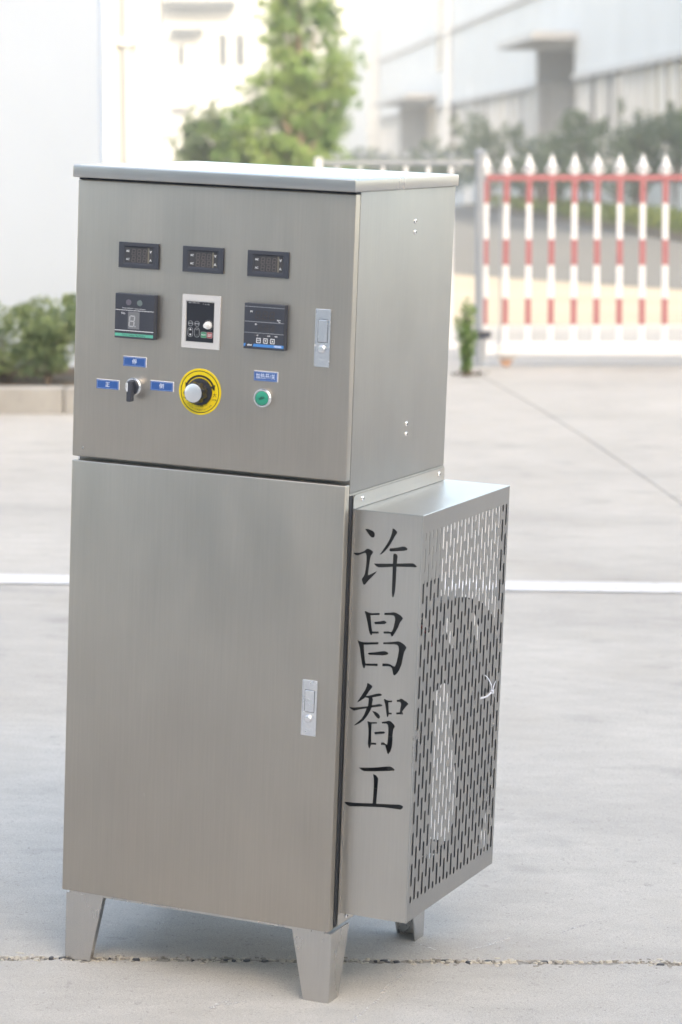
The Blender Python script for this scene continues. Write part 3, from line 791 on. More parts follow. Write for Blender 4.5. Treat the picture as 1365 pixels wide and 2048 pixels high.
# ================================================================== CABINET
# laser-cut character outlines on the front of the fan cover, mm, (x, z)
CUTOUTS = [
    [(624.4,960.6),(630.4,960.9),(637.4,959.1),(642.7,956.9),(645.3,953.2),(645.4,948.3),(643.2,945.0),(639.8,944.7),(636.2,946.3),(632.0,950.8),(627.7,955.8)],
    [(601.3,910.5),(615.0,912.4),(623.0,915.9),(628.6,920.5),(632.0,922.1),(635.5,921.2),(640.2,919.5),(643.2,917.1),(642.8,914.3),(639.0,908.5),(637.3,900.7),(636.3,889.7),(635.0,877.5),(634.6,869.3),(636.5,870.1),(644.5,874.7),(652.9,879.9),(650.3,874.8),(642.5,866.3),(635.8,859.1),(629.7,851.3),(627.1,849.2),(625.1,850.3),(623.0,854.4),(621.5,859.2),(622.3,862.6),(625.6,866.7),(627.4,871.3),(628.9,880.2),(629.8,891.2),(629.9,902.1),(629.4,908.6),(627.7,912.8),(624.8,912.7),(617.4,909.4),(611.7,906.5),(607.0,906.6),(604.1,908.0)],
    [(682.2,967.6),(688.0,964.9),(692.3,961.3),(691.8,958.2),(688.0,952.4),(683.7,943.9),(680.0,936.5),(674.6,928.4),(668.0,920.1),(662.5,915.2),(656.8,911.9),(660.1,917.1),(665.5,925.3),(669.8,932.2),(675.2,941.4),(678.9,950.5),(681.4,959.4)],
    [(677.3,925.4),(678.7,927.5),(686.1,928.6),(697.6,931.2),(704.4,933.5),(710.1,933.5),(714.2,931.2),(715.5,929.4),(713.3,927.0),(707.0,925.1),(695.6,923.3),(679.5,921.0),(677.4,922.7)],
    [(646.0,893.9),(664.4,895.5),(685.6,897.7),(685.7,905.6),(685.8,914.8),(686.6,917.1),(689.5,918.1),(693.0,917.0),(695.1,913.6),(694.8,908.7),(694.1,898.8),(698.9,899.3),(721.8,902.2),(727.5,902.8),(732.2,900.8),(735.2,898.2),(736.4,896.1),(733.0,895.0),(722.1,894.7),(693.8,892.3),(693.7,876.0),(693.5,859.6),(692.7,844.3),(691.1,835.4),(689.0,830.6),(687.1,832.3),(686.0,839.3),(685.7,853.4),(685.7,875.2),(685.4,891.4),(669.4,888.9),(656.7,887.2),(652.6,888.3),(649.0,890.4)],
    [(630.0,796.6),(632.5,798.0),(639.6,795.5),(645.5,795.1),(662.2,797.4),(662.4,793.1),(643.1,790.5),(645.2,775.0),(647.9,758.7),(661.8,760.2),(662.0,756.1),(648.1,754.5),(647.9,752.3),(646.2,750.8),(644.4,751.9),(641.9,756.0),(639.1,766.7),(635.6,780.6),(632.2,791.2)],
    [(672.1,798.5),(682.4,799.9),(691.6,802.0),(697.4,801.2),(706.8,797.1),(711.4,792.7),(710.6,789.4),(705.7,782.8),(702.1,772.6),(697.3,763.3),(692.5,755.1),(690.2,753.2),(688.1,754.6),(686.5,758.6),(672.0,757.2),(672.0,761.6),(681.7,762.7),(687.0,762.1),(688.9,762.9),(691.9,769.3),(693.8,778.2),(695.1,788.2),(693.7,793.5),(690.7,795.7),(672.2,794.4)],
    [(651.3,776.6),(653.2,778.7),(662.4,780.4),(671.6,783.2),(675.7,781.9),(677.5,779.2),(674.2,776.6),(662.6,774.8),(653.4,773.7)],
    [(617.0,736.7),(618.7,738.2),(623.4,736.3),(630.5,735.2),(662.2,739.0),(662.1,734.6),(631.3,730.4),(632.7,716.5),(634.9,700.2),(636.7,693.3),(662.1,696.0),(662.1,690.9),(636.5,689.0),(635.5,685.4),(633.6,682.8),(631.2,685.4),(628.7,692.9),(625.8,708.0),(622.8,723.1),(619.9,731.5)],
    [(672.0,739.6),(689.5,742.4),(703.3,745.4),(708.0,744.8),(717.4,739.9),(721.7,734.9),(720.1,731.4),(716.9,725.0),(715.0,715.0),(712.8,700.5),(708.7,689.0),(703.8,680.8),(698.4,676.3),(695.8,678.2),(694.4,684.0),(692.7,689.9),(689.4,692.8),(684.7,693.3),(672.2,691.9),(672.2,697.6),(683.3,698.5),(689.2,697.5),(696.3,694.4),(698.8,695.0),(701.2,701.3),(704.1,714.8),(705.6,728.1),(704.3,735.1),(701.3,737.7),(696.7,738.3),(672.2,736.1)],
    [(640.7,713.6),(642.4,715.9),(654.6,717.9),(667.2,721.0),(676.5,722.6),(682.3,721.1),(684.2,718.5),(681.4,716.0),(672.2,713.5),(654.8,712.4),(643.2,711.3)],
    [(641.9,654.8),(645.4,654.1),(651.4,651.2),(653.3,648.4),(651.1,644.9),(646.1,638.2),(640.7,628.7),(641.8,628.6),(651.1,631.3),(660.3,634.9),(668.4,637.0),(672.5,636.4),(674.3,634.4),(672.6,632.8),(665.1,630.6),(653.6,626.7),(655.2,623.3),(654.6,618.2),(653.4,611.7),(661.2,613.5),(668.1,615.7),(673.4,615.5),(676.4,613.4),(674.1,611.8),(666.0,609.7),(652.7,606.4),(651.2,601.2),(645.8,590.6),(638.0,579.7),(628.9,571.9),(620.9,567.5),(616.0,565.6),(623.1,572.2),(632.1,581.1),(637.6,590.1),(642.3,603.7),(629.0,600.2),(615.6,595.7),(611.4,597.2),(607.2,599.7),(605.1,601.7),(619.4,602.9),(645.0,608.4),(645.9,616.1),(646.1,624.4),(642.0,624.7),(639.4,625.8),(633.9,621.2),(627.1,616.0),(621.6,613.4),(625.8,620.3),(632.4,631.0),(637.8,640.5),(641.0,648.6)],
    [(654.5,600.5),(661.8,599.2),(668.3,596.1),(671.4,592.1),(671.4,588.2),(669.4,586.0),(665.8,586.7),(660.9,591.4),(657.2,596.4)],
    [(678.4,626.6),(679.8,627.4),(684.0,625.7),(688.7,625.1),(695.8,626.0),(696.0,622.7),(688.3,621.2),(689.1,610.3),(690.1,601.0),(696.1,601.8),(696.2,598.1),(690.2,597.4),(689.4,593.8),(687.6,591.1),(685.9,593.9),(684.0,604.1),(682.2,613.9),(679.7,622.4)],
    [(705.6,628.3),(710.6,629.4),(714.1,632.4),(718.6,631.0),(726.9,627.0),(730.9,623.1),(727.2,619.4),(721.7,612.1),(718.3,606.7),(720.5,601.5),(719.9,600.9),(705.7,599.3),(705.9,603.3),(712.8,604.4),(713.8,613.3),(714.7,620.0),(714.3,623.3),(711.9,625.0),(705.8,624.7)],
    [(644.9,577.7),(646.9,578.3),(651.0,577.1),(665.9,578.7),(666.0,575.9),(654.7,574.2),(654.6,561.8),(654.8,547.4),(655.3,536.1),(665.8,537.1),(666.0,533.3),(655.0,531.9),(653.4,526.1),(651.6,523.3),(649.6,526.7),(648.2,533.2),(648.6,549.9),(648.1,563.2),(646.5,572.9)],
    [(676.0,580.8),(682.4,582.1),(690.4,584.8),(695.1,584.0),(702.3,578.3),(704.0,574.1),(701.0,568.7),(700.0,558.6),(700.2,545.4),(699.4,533.1),(696.6,522.8),(692.1,517.2),(689.4,520.2),(686.4,529.2),(684.6,535.1),(675.9,534.0),(675.9,539.2),(681.8,539.9),(688.8,536.2),(689.7,540.7),(690.3,555.2),(690.3,568.5),(689.1,574.9),(686.0,578.1),(676.1,577.4)],
    [(660.4,557.0),(662.3,558.6),(672.8,561.1),(681.5,562.0),(683.9,559.9),(682.2,557.7),(673.0,555.8),(662.5,553.9)],
    [(630.8,482.4),(640.7,483.9),(655.9,485.5),(672.2,488.4),(686.1,491.7),(696.5,493.5),(702.4,492.0),(707.5,488.3),(705.6,485.6),(690.0,483.0),(666.7,479.3),(642.2,476.4),(637.4,477.7)],
    [(661.7,473.7),(668.2,471.7),(673.1,466.8),(673.3,463.5),(672.6,446.7),(671.5,426.5),(671.2,414.4),(687.0,416.1),(704.5,417.6),(718.4,419.2),(723.1,418.8),(728.4,416.4),(726.9,412.6),(723.5,409.1),(706.0,409.4),(687.3,409.1),(663.9,407.0),(634.6,403.8),(614.1,401.0),(607.4,403.8),(602.3,407.9),(606.0,409.5),(628.4,410.3),(663.4,414.0),(663.9,429.9),(664.1,445.6),(663.9,462.3)],
]
cab = empty('control_cabinet')
tag(cab, 'tall stainless steel control cabinet on four tapered legs with a perforated side cover', 'control cabinet')
WM = Matrix(((0.91989299, 0.39039954, 0.0372168), (-0.3892198, 0.92047116, -0.03522476), (-0.04800872, 0.01791749, 0.9986862)))
OR = Vector((-0.58193063, 5.74798613, 0.22393510))
BASE = Vector((.30, .27, 0))
cab.matrix_world = Matrix.Translation(OR + WM @ BASE) @ WM.to_4x4()
class CM(MB):
    """mesh in cabinet coordinates (x along the front, y into the depth, z up)"""
    def build(self, name, m, parent=None, **k):
        top = parent is None
        self.xform(Matrix.Translation(-BASE))
        o = MB.build(self, name, m, cab if top else parent, **k)
        return o
def CS(name, outer, holes, thick, mtx, m, parent=None):
    return sheet(name, outer, holes, thick, Matrix.Translation(-BASE) @ mtx, m, parent or cab)
def CT(s, size, x, z, y, m, parent, **k):
    return text(s, size, x - BASE.x, z, y - BASE.y, m, parent, **k)
def cbox(name, m, x0, x1, y0, y1, z0, z1, parent=None, bevel=0, seg=2, smooth=False):
    return CM().box(x0, x1, y0, y1, z0, z1).build(name, m, parent, bevel=bevel, seg=seg, smooth=smooth)
mm = .001

# bodies, lid, doors
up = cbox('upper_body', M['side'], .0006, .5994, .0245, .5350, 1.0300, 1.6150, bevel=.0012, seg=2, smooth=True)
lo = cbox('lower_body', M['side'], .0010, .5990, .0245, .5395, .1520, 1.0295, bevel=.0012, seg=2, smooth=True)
cbox('door_seal', M['dark'], .004, .596, .0215, .0240, 1.0600, 1.6080)
cbox('door_seal', M['dark'], .004, .596, .0215, .0240, .1560, 1.0450)
cbox('side_strip', M['dark'], .5992, .6004, .0230, .0375, .1560, 1.0255)  # black strip between the lower door edge and the fan cover
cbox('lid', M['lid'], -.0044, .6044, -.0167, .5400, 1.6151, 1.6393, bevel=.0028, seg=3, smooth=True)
cbox('lid_seam', M['dark'], .002, .598, .002, .022, 1.6110, 1.6150)
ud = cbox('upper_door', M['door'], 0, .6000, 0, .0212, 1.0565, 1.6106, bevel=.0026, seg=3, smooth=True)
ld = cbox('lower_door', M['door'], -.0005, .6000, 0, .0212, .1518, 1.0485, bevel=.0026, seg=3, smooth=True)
# hem of the door and hinge pins in the gap between the doors
cbox('hinge_pin', M['chrome'], .010, .014, .008, .012, 1.0486, 1.0564)
cbox('bottom_rail', M['leg'], .012, .588, .012, .5300, .1440, .1515)

# legs: folded angle plates
def leg(px, sx, sy, py, name='leg'):
    """px outer corner x; sx: direction into the cabinet along x, sy along y"""
    t = .003
    mb = CM()
    q = [(px, py, .1438), (px + sx*.086, py, .1438), (px + sx*.0565, py, .0), (px, py, .0)]
    mb.add([(a, b, c) for a, b, c in q] + [(a, b + sy*t, c) for a, b, c in q], [(0,1,2,3),(4,7,6,5),(0,4,5,1),(1,5,6,2),(2,6,7,3),(3,7,4,0)])
    q = [(px, py + sy*t, .1438), (px, py + sy*.094, .1438), (px, py + sy*.050, .0), (px, py + sy*t, .0)]
    mb.add([(a, b, c) for a, b, c in q] + [(a + sx*t, b, c) for a, b, c in q], [(0,1,2,3),(4,7,6,5),(0,4,5,1),(1,5,6,2),(2,6,7,3),(3,7,4,0)])
    # folded inner lip
    q = [(px + sx*.086, py + sy*t, .1438), (px + sx*.086, py + sy*.016, .1438), (px + sx*.0565, py + sy*.016, 0), (px + sx*.0565, py + sy*t, 0)]
    mb.add([(a, b, c) for a, b, c in q] + [(a - sx*t, b, c) for a, b, c in q], [(0,1,2,3),(4,7,6,5),(0,4,5,1),(1,5,6,2),(2,6,7,3),(3,7,4,0)])
    return mb.build(name, M['leg'], bevel=.0006)
leg(.5985, -1, 1, .0165); leg(.0015, 1, 1, .0165); leg(.5985, -1, -1, .5385); leg(.0015, 1, -1, .5385)

# screws
def screw(x, y, z, ax, r, m='chrome', parent=None, h=.0022):
    o = CM().lathe((x, y, z), ax, [(r, -.0002), (r, h*.25), (r*.86, h*.7), (r*.5, h), (.0002, h*1.05)], 16).build('screw', M[m], parent, smooth=True)
    a = Vector(ax)
    b = CM()
    p = Vector((x, y, z)) + a * (h * 1.02)
    w = r * .5
    if abs(a.x) > .5: b.box(p.x - .0006, p.x + .0003, p.y - w, p.y + w, p.z - r*.12, p.z + r*.12); b.box(p.x - .0006, p.x + .0003, p.y - r*.12, p.y + r*.12, p.z - w, p.z + w)
    else: b.box(p.x - w, p.x + w, p.y - .0003, p.y + .0006, p.z - r*.12, p.z + r*.12); b.box(p.x - r*.12, p.x + r*.12, p.y - .0003, p.y + .0006, p.z - w, p.z + w)
    b.build('screw_recess', M['dark'], o)
    return o
for y, z in ((.3124, 1.5498), (.3124, 1.5280), (.3085, 1.1400), (.3085, 1.1189)): screw(.5994, y, z, (1, 0, 0), .0052, h=.003)
screw(.0253, 0, 1.0741, (0, -1, 0), .0026, 'leg', ud, .0012)

# push latches
def latch(x0, z0, parent, scuffed):
    x1 = x0 + .0316; z1 = z0 + .1115; cx = (x0 + x1) / 2
    hole = rrect(cx - .0108, cx + .0108, z0 + .0470, z0 + .0922, .001)
    o = CS('push_latch', rrect(x0, x1, z0, z1, .0015), [hole], .0030, FRONT(-.0016), M['latch'])
    o['label'] = 'zinc push latch on the upper door' if scuffed else 'zinc push latch on the lower door'
    cbox('latch_back', M['dark'], cx - .0112, cx + .0112, -.0006, -.0002, z0 + .0466, z0 + .0926, o)
    for a, b, c, d in ((x0, x1, z1 - .0016, z1 + .0004), (x0 - .0004, x0 + .0012, z0, z1 - .0017), (x1 - .0012, x1 + .0004, z0, z1 - .0017)):
        cbox('raised_rim', M['latch'], a, b, -.0046, -.00312, c, d, o, bevel=.0006)
    cbox('handle_flap', M['latch'], cx - .0099, cx + .0099, -.0044, -.0010, z0 + .0480, z0 + .0912, o, bevel=.0009)
    CM().lathe((cx, -.0031, z0 + .0347), (0, -1, 0), [(.0082, 0), (.0082, .002), (.0074, .0062), (.0060, .0078), (.0030, .0084), (.0002, .0085)], 28).build('push_button', M['chrome'], o, smooth=True)
    CT('Push', .0088, cx, z0 + .0138, -.0032, M['chrome'], o, sx=1.15, bold=.0002, ext=.0005)
latch(.5257, 1.2761, ud, True)
latch(.5260, .5462, ld, False)

# seven-segment figure eight
def eight(x, z, w, h, t, y, m, parent, slant=.12, dot=True):
    mb = CM()
    def bar(x0, z0, x1, z1):
        d = Vector((x1 - x0, z1 - z0)).normalized(); n = Vector((-d.y, d.x)) * t / 2
        a = Vector((x0, z0)) + d * t * .35; b = Vector((x1, z1)) - d * t * .35
        P = [a - n, b - n, b + n, a + n]
        mb.prism([(x + p.x + (p.y) * slant, z + p.y) for p in P], y, y - .00015)
    h2 = h / 2
    for q in ((0, 0, w, 0), (0, h2, w, h2), (0, h, w, h), (0, 0, 0, h2), (0, h2, 0, h), (w, 0, w, h2), (w, h2, w, h)): bar(*q)
    if dot: mb.box(x + w + t * .9, x + w + t * 1.9, y - .00015, y, z - t * .5, z + t * .5)
    return mb.build('digit', M[m], parent)

# panel meters
def meter(x0, label):
    x1 = x0 + .0877; z0 = 1.4421; z1 = 1.4925
    o = CM()
    a = [(x0, -.0052, z0), (x1, -.0052, z0), (x1, -.0052, z1), (x0, -.0052, z1)]
    i0 = [(x0 + .0105, -.0052, z0 + .0080), (x1 - .0105, -.0052, z0 + .0080), (x1 - .0105, -.0052, z1 - .0070), (x0 + .0105, -.0052, z1 - .0070)]
    i1 = [(x0 + .0136, -.0022, z0 + .0104), (x1 - .0136, -.0022, z0 + .0104), (x1 - .0136, -.0022, z1 - .0094), (x0 + .0136, -.0022, z1 - .0094)]
    bk = [(x0, -.0001, z0), (x1, -.0001, z0), (x1, -.0001, z1), (x0, -.0001, z1)]
    vs = a + i0 + i1 + bk
    fs = []
    for k in range(4):
        j = (k + 1) % 4
        fs += [(k, j, j + 4, k + 4), (k + 4, j + 4, j + 8, k + 8), (k + 12, j + 12, j, k)]
    fs += [(12, 13, 14, 15)]
    o = o.add(vs, fs).build('panel_meter', M['black'], None, bevel=.0007)
    o['label'] = label
    wy = -.0020
    cbox('window', M['meterglass'], x0 + .0130, x1 - .0130, wy, -.0008, z0 + .0100, z1 - .0090, o)
    for zz in (.0251, .0112):
        for k in range(3): eight(x0 + .0276 + k * .0121, z0 + zz + .0006, .0070, .0112, .0012, wy - .0001, 'digitoff', o)
    cbox('display_edge', M['stripe'], x0 + .0628, x0 + .0662, wy - .0003, wy - .0001, z0 + .0102, z1 - .0093, o)
    CT('AC', .0052, x0 + .0190, z0 + .0329, wy - .0002, M['print'], o, bold=.0002)
    CT('AC', .0052, x0 + .0190, z0 + .0168, wy - .0002, M['print'], o, bold=.0002)
    CT('V', .0070, x0 + .0693, z0 + .0330, wy - .0002, M['print'], o, bold=.00025)
    CT('A', .0065, x0 + .0693, z0 + .0168, wy - .0002, M['print'], o, bold=.00025)
    return o
meter(.0968, 'left black voltage and current meter'); meter(.2377, 'middle black voltage and current meter'); meter(.3775, 'right black voltage and current meter')

# ignition indicator box (left)
FY = -.0170
ib = cbox('indicator_unit', M['black'], .0978, .1848, FY, -.0001, 1.3033, 1.3918, bevel=.0014)
def pr(name, m, x0, x1, z0, z1, parent, y, d=.0002): return cbox(name, M[m], x0, x1, y - d, y - .00002, z0, z1, parent)
for i, (x, z) in enumerate(((.1279, 1.3748), (.1525, 1.3746))):
    CM().lathe((x, FY, z), (0, -1, 0), [(.0058, 0), (.0058, .0007), (.0050, .0009)], 28).build('lamp', M['lampA' if i == 0 else 'lampB'], ib)
CT('Power indicators', .0036, .1265, 1.3634, FY - .0002, M['printdim'], ib, bold=.0001)
CT('Work indicators', .0036, .1535, 1.3627, FY - .0002, M['printdim'], ib, bold=.0001)
pr('print_line', 'print', .0986, .1838, 1.3587, 1.3596, ib, FY)
CT('No.', .0060, .1170, 1.3529, FY - .0002, M['print'], ib)
pr('digit_plate', 'digitplate', .1276, .1525, 1.3225, 1.3568, ib, FY, .0006)
eight(.1300, 1.3278, .0105, .0205, .0022, FY - .0007, 'digitgrey', ib, .10)
pr('print_line', 'print', .0986, .1838, 1.3181, 1.3195, ib, FY)
pr('green_stripe', 'green', .0990, .1836, 1.3073, 1.3130, ib, FY)
CT('China Huibao Machinery', .0052, .1405, 1.3102, FY - .0004, M['dkgreen'], ib)

# inverter keypad (middle)
VX0, VX1, VZ0, VZ1 = .2394, .3220, 1.2929, 1.3982
vf = CS('keypad_frame', rrect(VX0, VX1, VZ0, VZ1, .0012), [rect(.2470, .3104, 1.3043, 1.3864)], .0034, FRONT(-.0018), M['offwhite'])
cbox('recess_edge', M['dark'], .2466, .3108, -.0006, -.0001, 1.3039, 1.3868, vf)
for a in ((.2470, .3104, 1.3846, 1.3862), (.2470, .3104, 1.3045, 1.3056), (.2470, .2479, 1.3057, 1.3845), (.3084, .3103, 1.3057, 1.3845)):
    cbox('inner_rim', M['offwhite'], a[0], a[1], -.0025, -.0008, a[2], a[3], vf)
ky = -.0012
kp = cbox('keypad_face', M['blackgloss'], .2481, .3064, ky, -.0008, 1.3060, 1.3842, vf)
CT('RUN  TUNE  FWD', .0030, .2640, 1.3819, ky - .0002, M['printdim'], vf, bold=.0001)
CT('V   A   Hz', .0034, .2900, 1.3805, ky - .0002, M['printdim'], vf, bold=.0001)
for x, s_ in ((.2574, 'MODE'), (.2716, 'ENTER')):
    CS('key_outline', circ(x, 1.3411, .0054, 28), [circ(x, 1.3411, .0047, 28)], .0002, FRONT(ky - .0002), M['printdim'], vf)
    CT(s_, .0031, x, 1.3411, ky - .0002, M['printdim'], vf, bold=.00012)
for x in (.2573, .2717):
    CS('key_outline', rrect(x - .0056, x + .0056, 1.3147, 1.3335, .005), [rrect(x - .0049, x + .0049, 1.3154, 1.3328, .0044)], .0002, FRONT(ky - .0002), M['printdim'], vf)
for s_, b in ((1, 1.3278), (-1, 1.3206)):
    CM().prism([(.2547, b), (.2599, b), (.2573, b + s_ * .0040)], ky - .0002, ky - .00003).build('arrow', M['print'], vf)
CT('SHIFT', .0026, .2717, 1.3295, ky - .0002, M['printdim'], vf); CT('>>', .0030, .2717, 1.3190, ky - .0002, M['printdim'], vf)
for x, m_, tx_ in ((.2866, 'runbtn', 'RUN'), (.2998, 'stopbtn', 'STOP\nRESET')):
    k_ = CS('key', rrect(x - .0057, x + .0057, 1.3148, 1.3260, .0016), [], .0008, FRONT(ky - .0004), M[m_], vf)
    CS('key_outline', rrect(x - .0060, x + .0060, 1.3145, 1.3263, .0018), [rrect(x - .0055, x + .0055, 1.3150, 1.3258, .0014)], .0010, FRONT(ky - .0005), M['printdim'], vf)
    CT(tx_, .0042 if tx_ == 'RUN' else .0032, x, 1.3204, ky - .0009, M['print'], vf, bold=.0001)
kn = CM().lathe((.2964, ky, 1.3398), (0, -1, 0), [(.0078, 0), (.0076, .0050), (.0070, .0058), (.0048, .0060), (.0046, .0150), (.0040, .0160)], 28).build('speed_knob', M['white'], vf, smooth=True)
dm = CM()
for k in range(9):
    a = R(125 - k * 24)
    dm.add([(.2964 + math.cos(a) * rr_ + sx_ * .0003, ky - .0002, 1.3398 + math.sin(a) * rr_ * 1.03 + sz_ * .0005) for rr_ in (.0097,) for sx_, sz_ in ((-1, -1), (1, -1), (1, 1), (-1, 1))], [(0, 1, 2, 3)])
dm.build('dial_mark', M['print'], vf, fix=False)

# temperature controller (right)
tc_ = cbox('temperature_controller', M['black'], .3799, .4660, FY, -.0001, 1.3020, 1.3908, bevel=.0014)
for z in (1.3843, 1.3553, 1.3337): pr('print_line', 'printdim', .3812, .4657, z - .0003, z + .0005, tc_, FY)
CT('PV', .0050, .3955, 1.3745, FY - .0002, M['print'], tc_, bold=.0001); CT('SV', .0042, .4057, 1.3502, FY - .0002, M['print'], tc_, bold=.0001)
CT('\u2103', .0068, .4540, 1.3590, FY - .0002, M['print'], tc_, bold=.0001)
for k in range(3): eight(.4040 + k * .0150, 1.3610, .0085, .0150, .0018, FY - .0001, 'digitdim', tc_)
for k in range(3): eight(.4110 + k * .0130, 1.3390, .0065, .0105, .0013, FY - .0001, 'digitdim', tc_)
for x, s_ in ((.4098, 'AT'), (.4340, 'OUT'), (.4492, 'ALM')): CT(s_, .0030, x, 1.3290, FY - .0002, M['print'], tc_, bold=.0001)
for x in (.4045, .4278, .4425): pr('indicator', 'digitoff', x - .0008, x + .0008, 1.3285, 1.3300, tc_, FY)
for i, x in enumerate((.4123, .4271, .4420)):
    z = 1.3193
    CS('key_outline', rrect(x - .0046, x + .0046, z - .0050, z + .0050, .0012), [rrect(x - .0034, x + .0034, z - .0038, z + .0036, .0008)], .0004, FRONT(FY - .0002), M['print'], tc_)
    if i == 0: CT('\u21B5', .0060, x, z, FY - .0003, M['print'], tc_)
    else:
        sg = -1 if i == 1 else 1
        CM().prism([(x - .0018, z - sg * .0015), (x + .0018, z - sg * .0015), (x, z + sg * .0020)], FY - .0003, FY - .00003).build('arrow', M['print'], tc_)
CM().prism([(.3810, 1.3067), (.3836, 1.3067), (.3854, 1.3124), (.3810, 1.3124)], FY - .0003, FY - .00002).build('blue_stripe', M['blue'], tc_)
CM().prism([(.4004, 1.3067), (.4660, 1.3067), (.4660, 1.3124), (.4022, 1.3124)], FY - .0003, FY - .00002).build('blue_stripe', M['blue'], tc_)
CT('aiset', .0052, .3930, 1.3098, FY - .0003, M['print'], tc_, bold=.0002, shear=.3)
CT('NE6000', .0048, .4535, 1.3095, FY - .0005, M['labelprint'], tc_, bold=.0001)

# blue labels
def lab(x0, x1, z0, z1, s_, size, sx=1.0, label=None):
    cx, cz = (x0 + x1) / 2, (z0 + z1) / 2
    o = cbox('name_label', M['white'], x0, x1, -.0016, -.0001, z0, z1, bevel=.0003)
    o['label'] = label
    b = cbox('blue_face', M['label'], x0 + .0003, x1 - .0014, -.0019, -.00165, z0 + .0002, z1 - .0014, o)
    xx0, xx1, zz0, zz1 = x0 + .0016, x1 - .0027, z0 + .0015, z1 - .0027
    CS('border_line', rrect(xx0, xx1, zz0, zz1, .001), [rrect(xx0 + .0006, xx1 - .0006, zz0 + .0006, zz1 - .0006, .0007)], .0002, FRONT(-.0021), M['labelline'], o)
    CT(s_, size, cx - .0006, cz - .0010, -.0020, M['labelprint'], o, sx=sx)
lab(.1112, .1630, 1.2464, 1.2668, '停', .0110, label='blue label above the selector switch')
lab(.0526, .1040, 1.1970, 1.2165, '正', .0110, label='blue label left of the selector switch')
lab(.1730, .2245, 1.2026, 1.2225, '倒', .0110, label='blue label right of the selector switch')
lab(.3980, .4495, 1.2390, 1.2588, '加热开/关', .0120, .82, label='wide-lettered blue label above the green button')

# selector switch
cx, cz = .1388, 1.2072
sw = CM().lathe((cx, 0, cz), (0, -1, 0), [(.0165, 0), (.0165, .0040), (.0178, .0055), (.0178, .0105), (.0160, .0128), (.0142, .0128), (.0140, .0100)], 40).build('selector_switch', M['chrome'], smooth=True)
CM().lathe((cx, -.0101, cz), (0, -1, 0), [(.0138, 0), (.0138, .0032), (.0122, .0046)], 36).build('switch_cap', M['black'], sw, smooth=True)
cbox('switch_lever', M['black'], cx - .0056, cx + .0056, -.0290, -.0147, cz - .0285, cz + .0125, sw, bevel=.0024, seg=3, smooth=True)
cbox('pointer_mark', M['print'], cx - .0048, cx - .0020, -.0294, -.0289, cz - .0080, cz + .0095, sw)

# yellow dial plate and knob
dx, dz = .2819, 1.2075
dp = CM().lathe((dx, 0, dz), (0, -1, 0), [(.0459, 0), (.0459, .0008), (.0456, .0010)], 64).build('dial_plate', M['yellow'])
CS('border_ring', circ(dx, dz, .0419, 56), [circ(dx, dz, .0404, 56)], .0002, FRONT(-.0011), M['inkblack'], dp)
def arcpoly(r0, r1, a0, a1, n=28):
    A = [R(a0 + (a1 - a0) * i / n) for i in range(n + 1)]
    return [(dx + r1 * math.cos(a), dz + r1 * math.sin(a)) for a in A] + [(dx + r0 * math.cos(a), dz + r0 * math.sin(a)) for a in reversed(A)]
CS('arrow_arc', arcpoly(.0292, .0334, 26, 152), [], .0002, FRONT(-.0011), M['inkblack'], dp)
for a0, sg in ((26, -1), (152, 1)):
    a = R(a0); b = R(a0 + sg * 20); P = [(dx + math.cos(a) * q, dz + math.sin(a) * q) for q in (.0262, .0366)] + [(dx + math.cos(b) * .0316, dz + math.sin(b) * .0316)]
    CM().prism(P, -.0012, -.0010).build('arrow', M['inkblack'], dp)
CT('大', .0092, dx + .0325, dz - .0050, -.0011, M['inkblack'], dp, bold=.0001); CT('Large', .0050, dx + .0318, dz - .0135, -.0011, M['inkblack'], dp)
CT('小', .0092, dx - .0325, dz - .0050, -.0011, M['inkblack'], dp, bold=.0001); CT('Small', .0050, dx - .0318, dz - .0135, -.0011, M['inkblack'], dp)
for k, ch in enumerate('火力调节'):
    t = R(-118 + k * 19); CT(ch, .0085, dx + math.cos(t) * .0275, dz + math.sin(t) * .0275, -.0011, M['inkblack'], dp)
ft = 'Fire regulation'
for k, ch in enumerate(ft):
    t = R(-90 + (k - 7) * 6.3)
    if ch != ' ': CT(ch, .0056, dx + math.cos(t) * .0352, dz + math.sin(t) * .0352, -.0011, M['inkblack'], dp, rot=t + R(90))
kb = CM()
prof = [(.0272, .0014), (.0272, .0034), (.0262, .0058), (.0225, .0072)]
kb.lathe((dx, 0, dz), (0, -1, 0), prof, 48)
knob = kb.build('control_knob', M['blackgloss'], smooth=True)
gr = CM(); n = 72; vs = []; fs = []
for j, (h, rb) in enumerate(((.0070, .0224), (.0290, .0212), (.0315, .0200))):
    for i in range(n):
        t = 2 * math.pi * i / n; r_ = rb * (1 - .045 * (1 + math.cos(t * 9)) / 2 ** (0 if j < 2 else 1)); vs.append((dx + r_ * math.cos(t), -h, dz + r_ * math.sin(t)))
for j in range(2):
    for i in range(n): fs.append((j*n+i, j*n+(i+1) % n, (j+1)*n+(i+1) % n, (j+1)*n+i))
fs.append(tuple(range(2*n, 3*n)))
gr.add(vs, fs).build('knob_grip', M['blackgloss'], knob, smooth=True)
CM().lathe((dx, -.0313, dz), (0, -1, 0), [(.0184, 0), (.0184, .0010), (.0178, .0014)], 48).build('knob_cap', M['alu'], knob, smooth=True)
a = R(222); CM().add([(dx + math.cos(a + s1) * r1, -.0318, dz + math.sin(a + s1) * r1) for r1, s1 in ((.0187, -.045), (.0187, .045), (.0204, .045), (.0204, -.045))], [(0, 1, 2, 3)]).build('pointer_mark', M['print'], knob, fix=False)

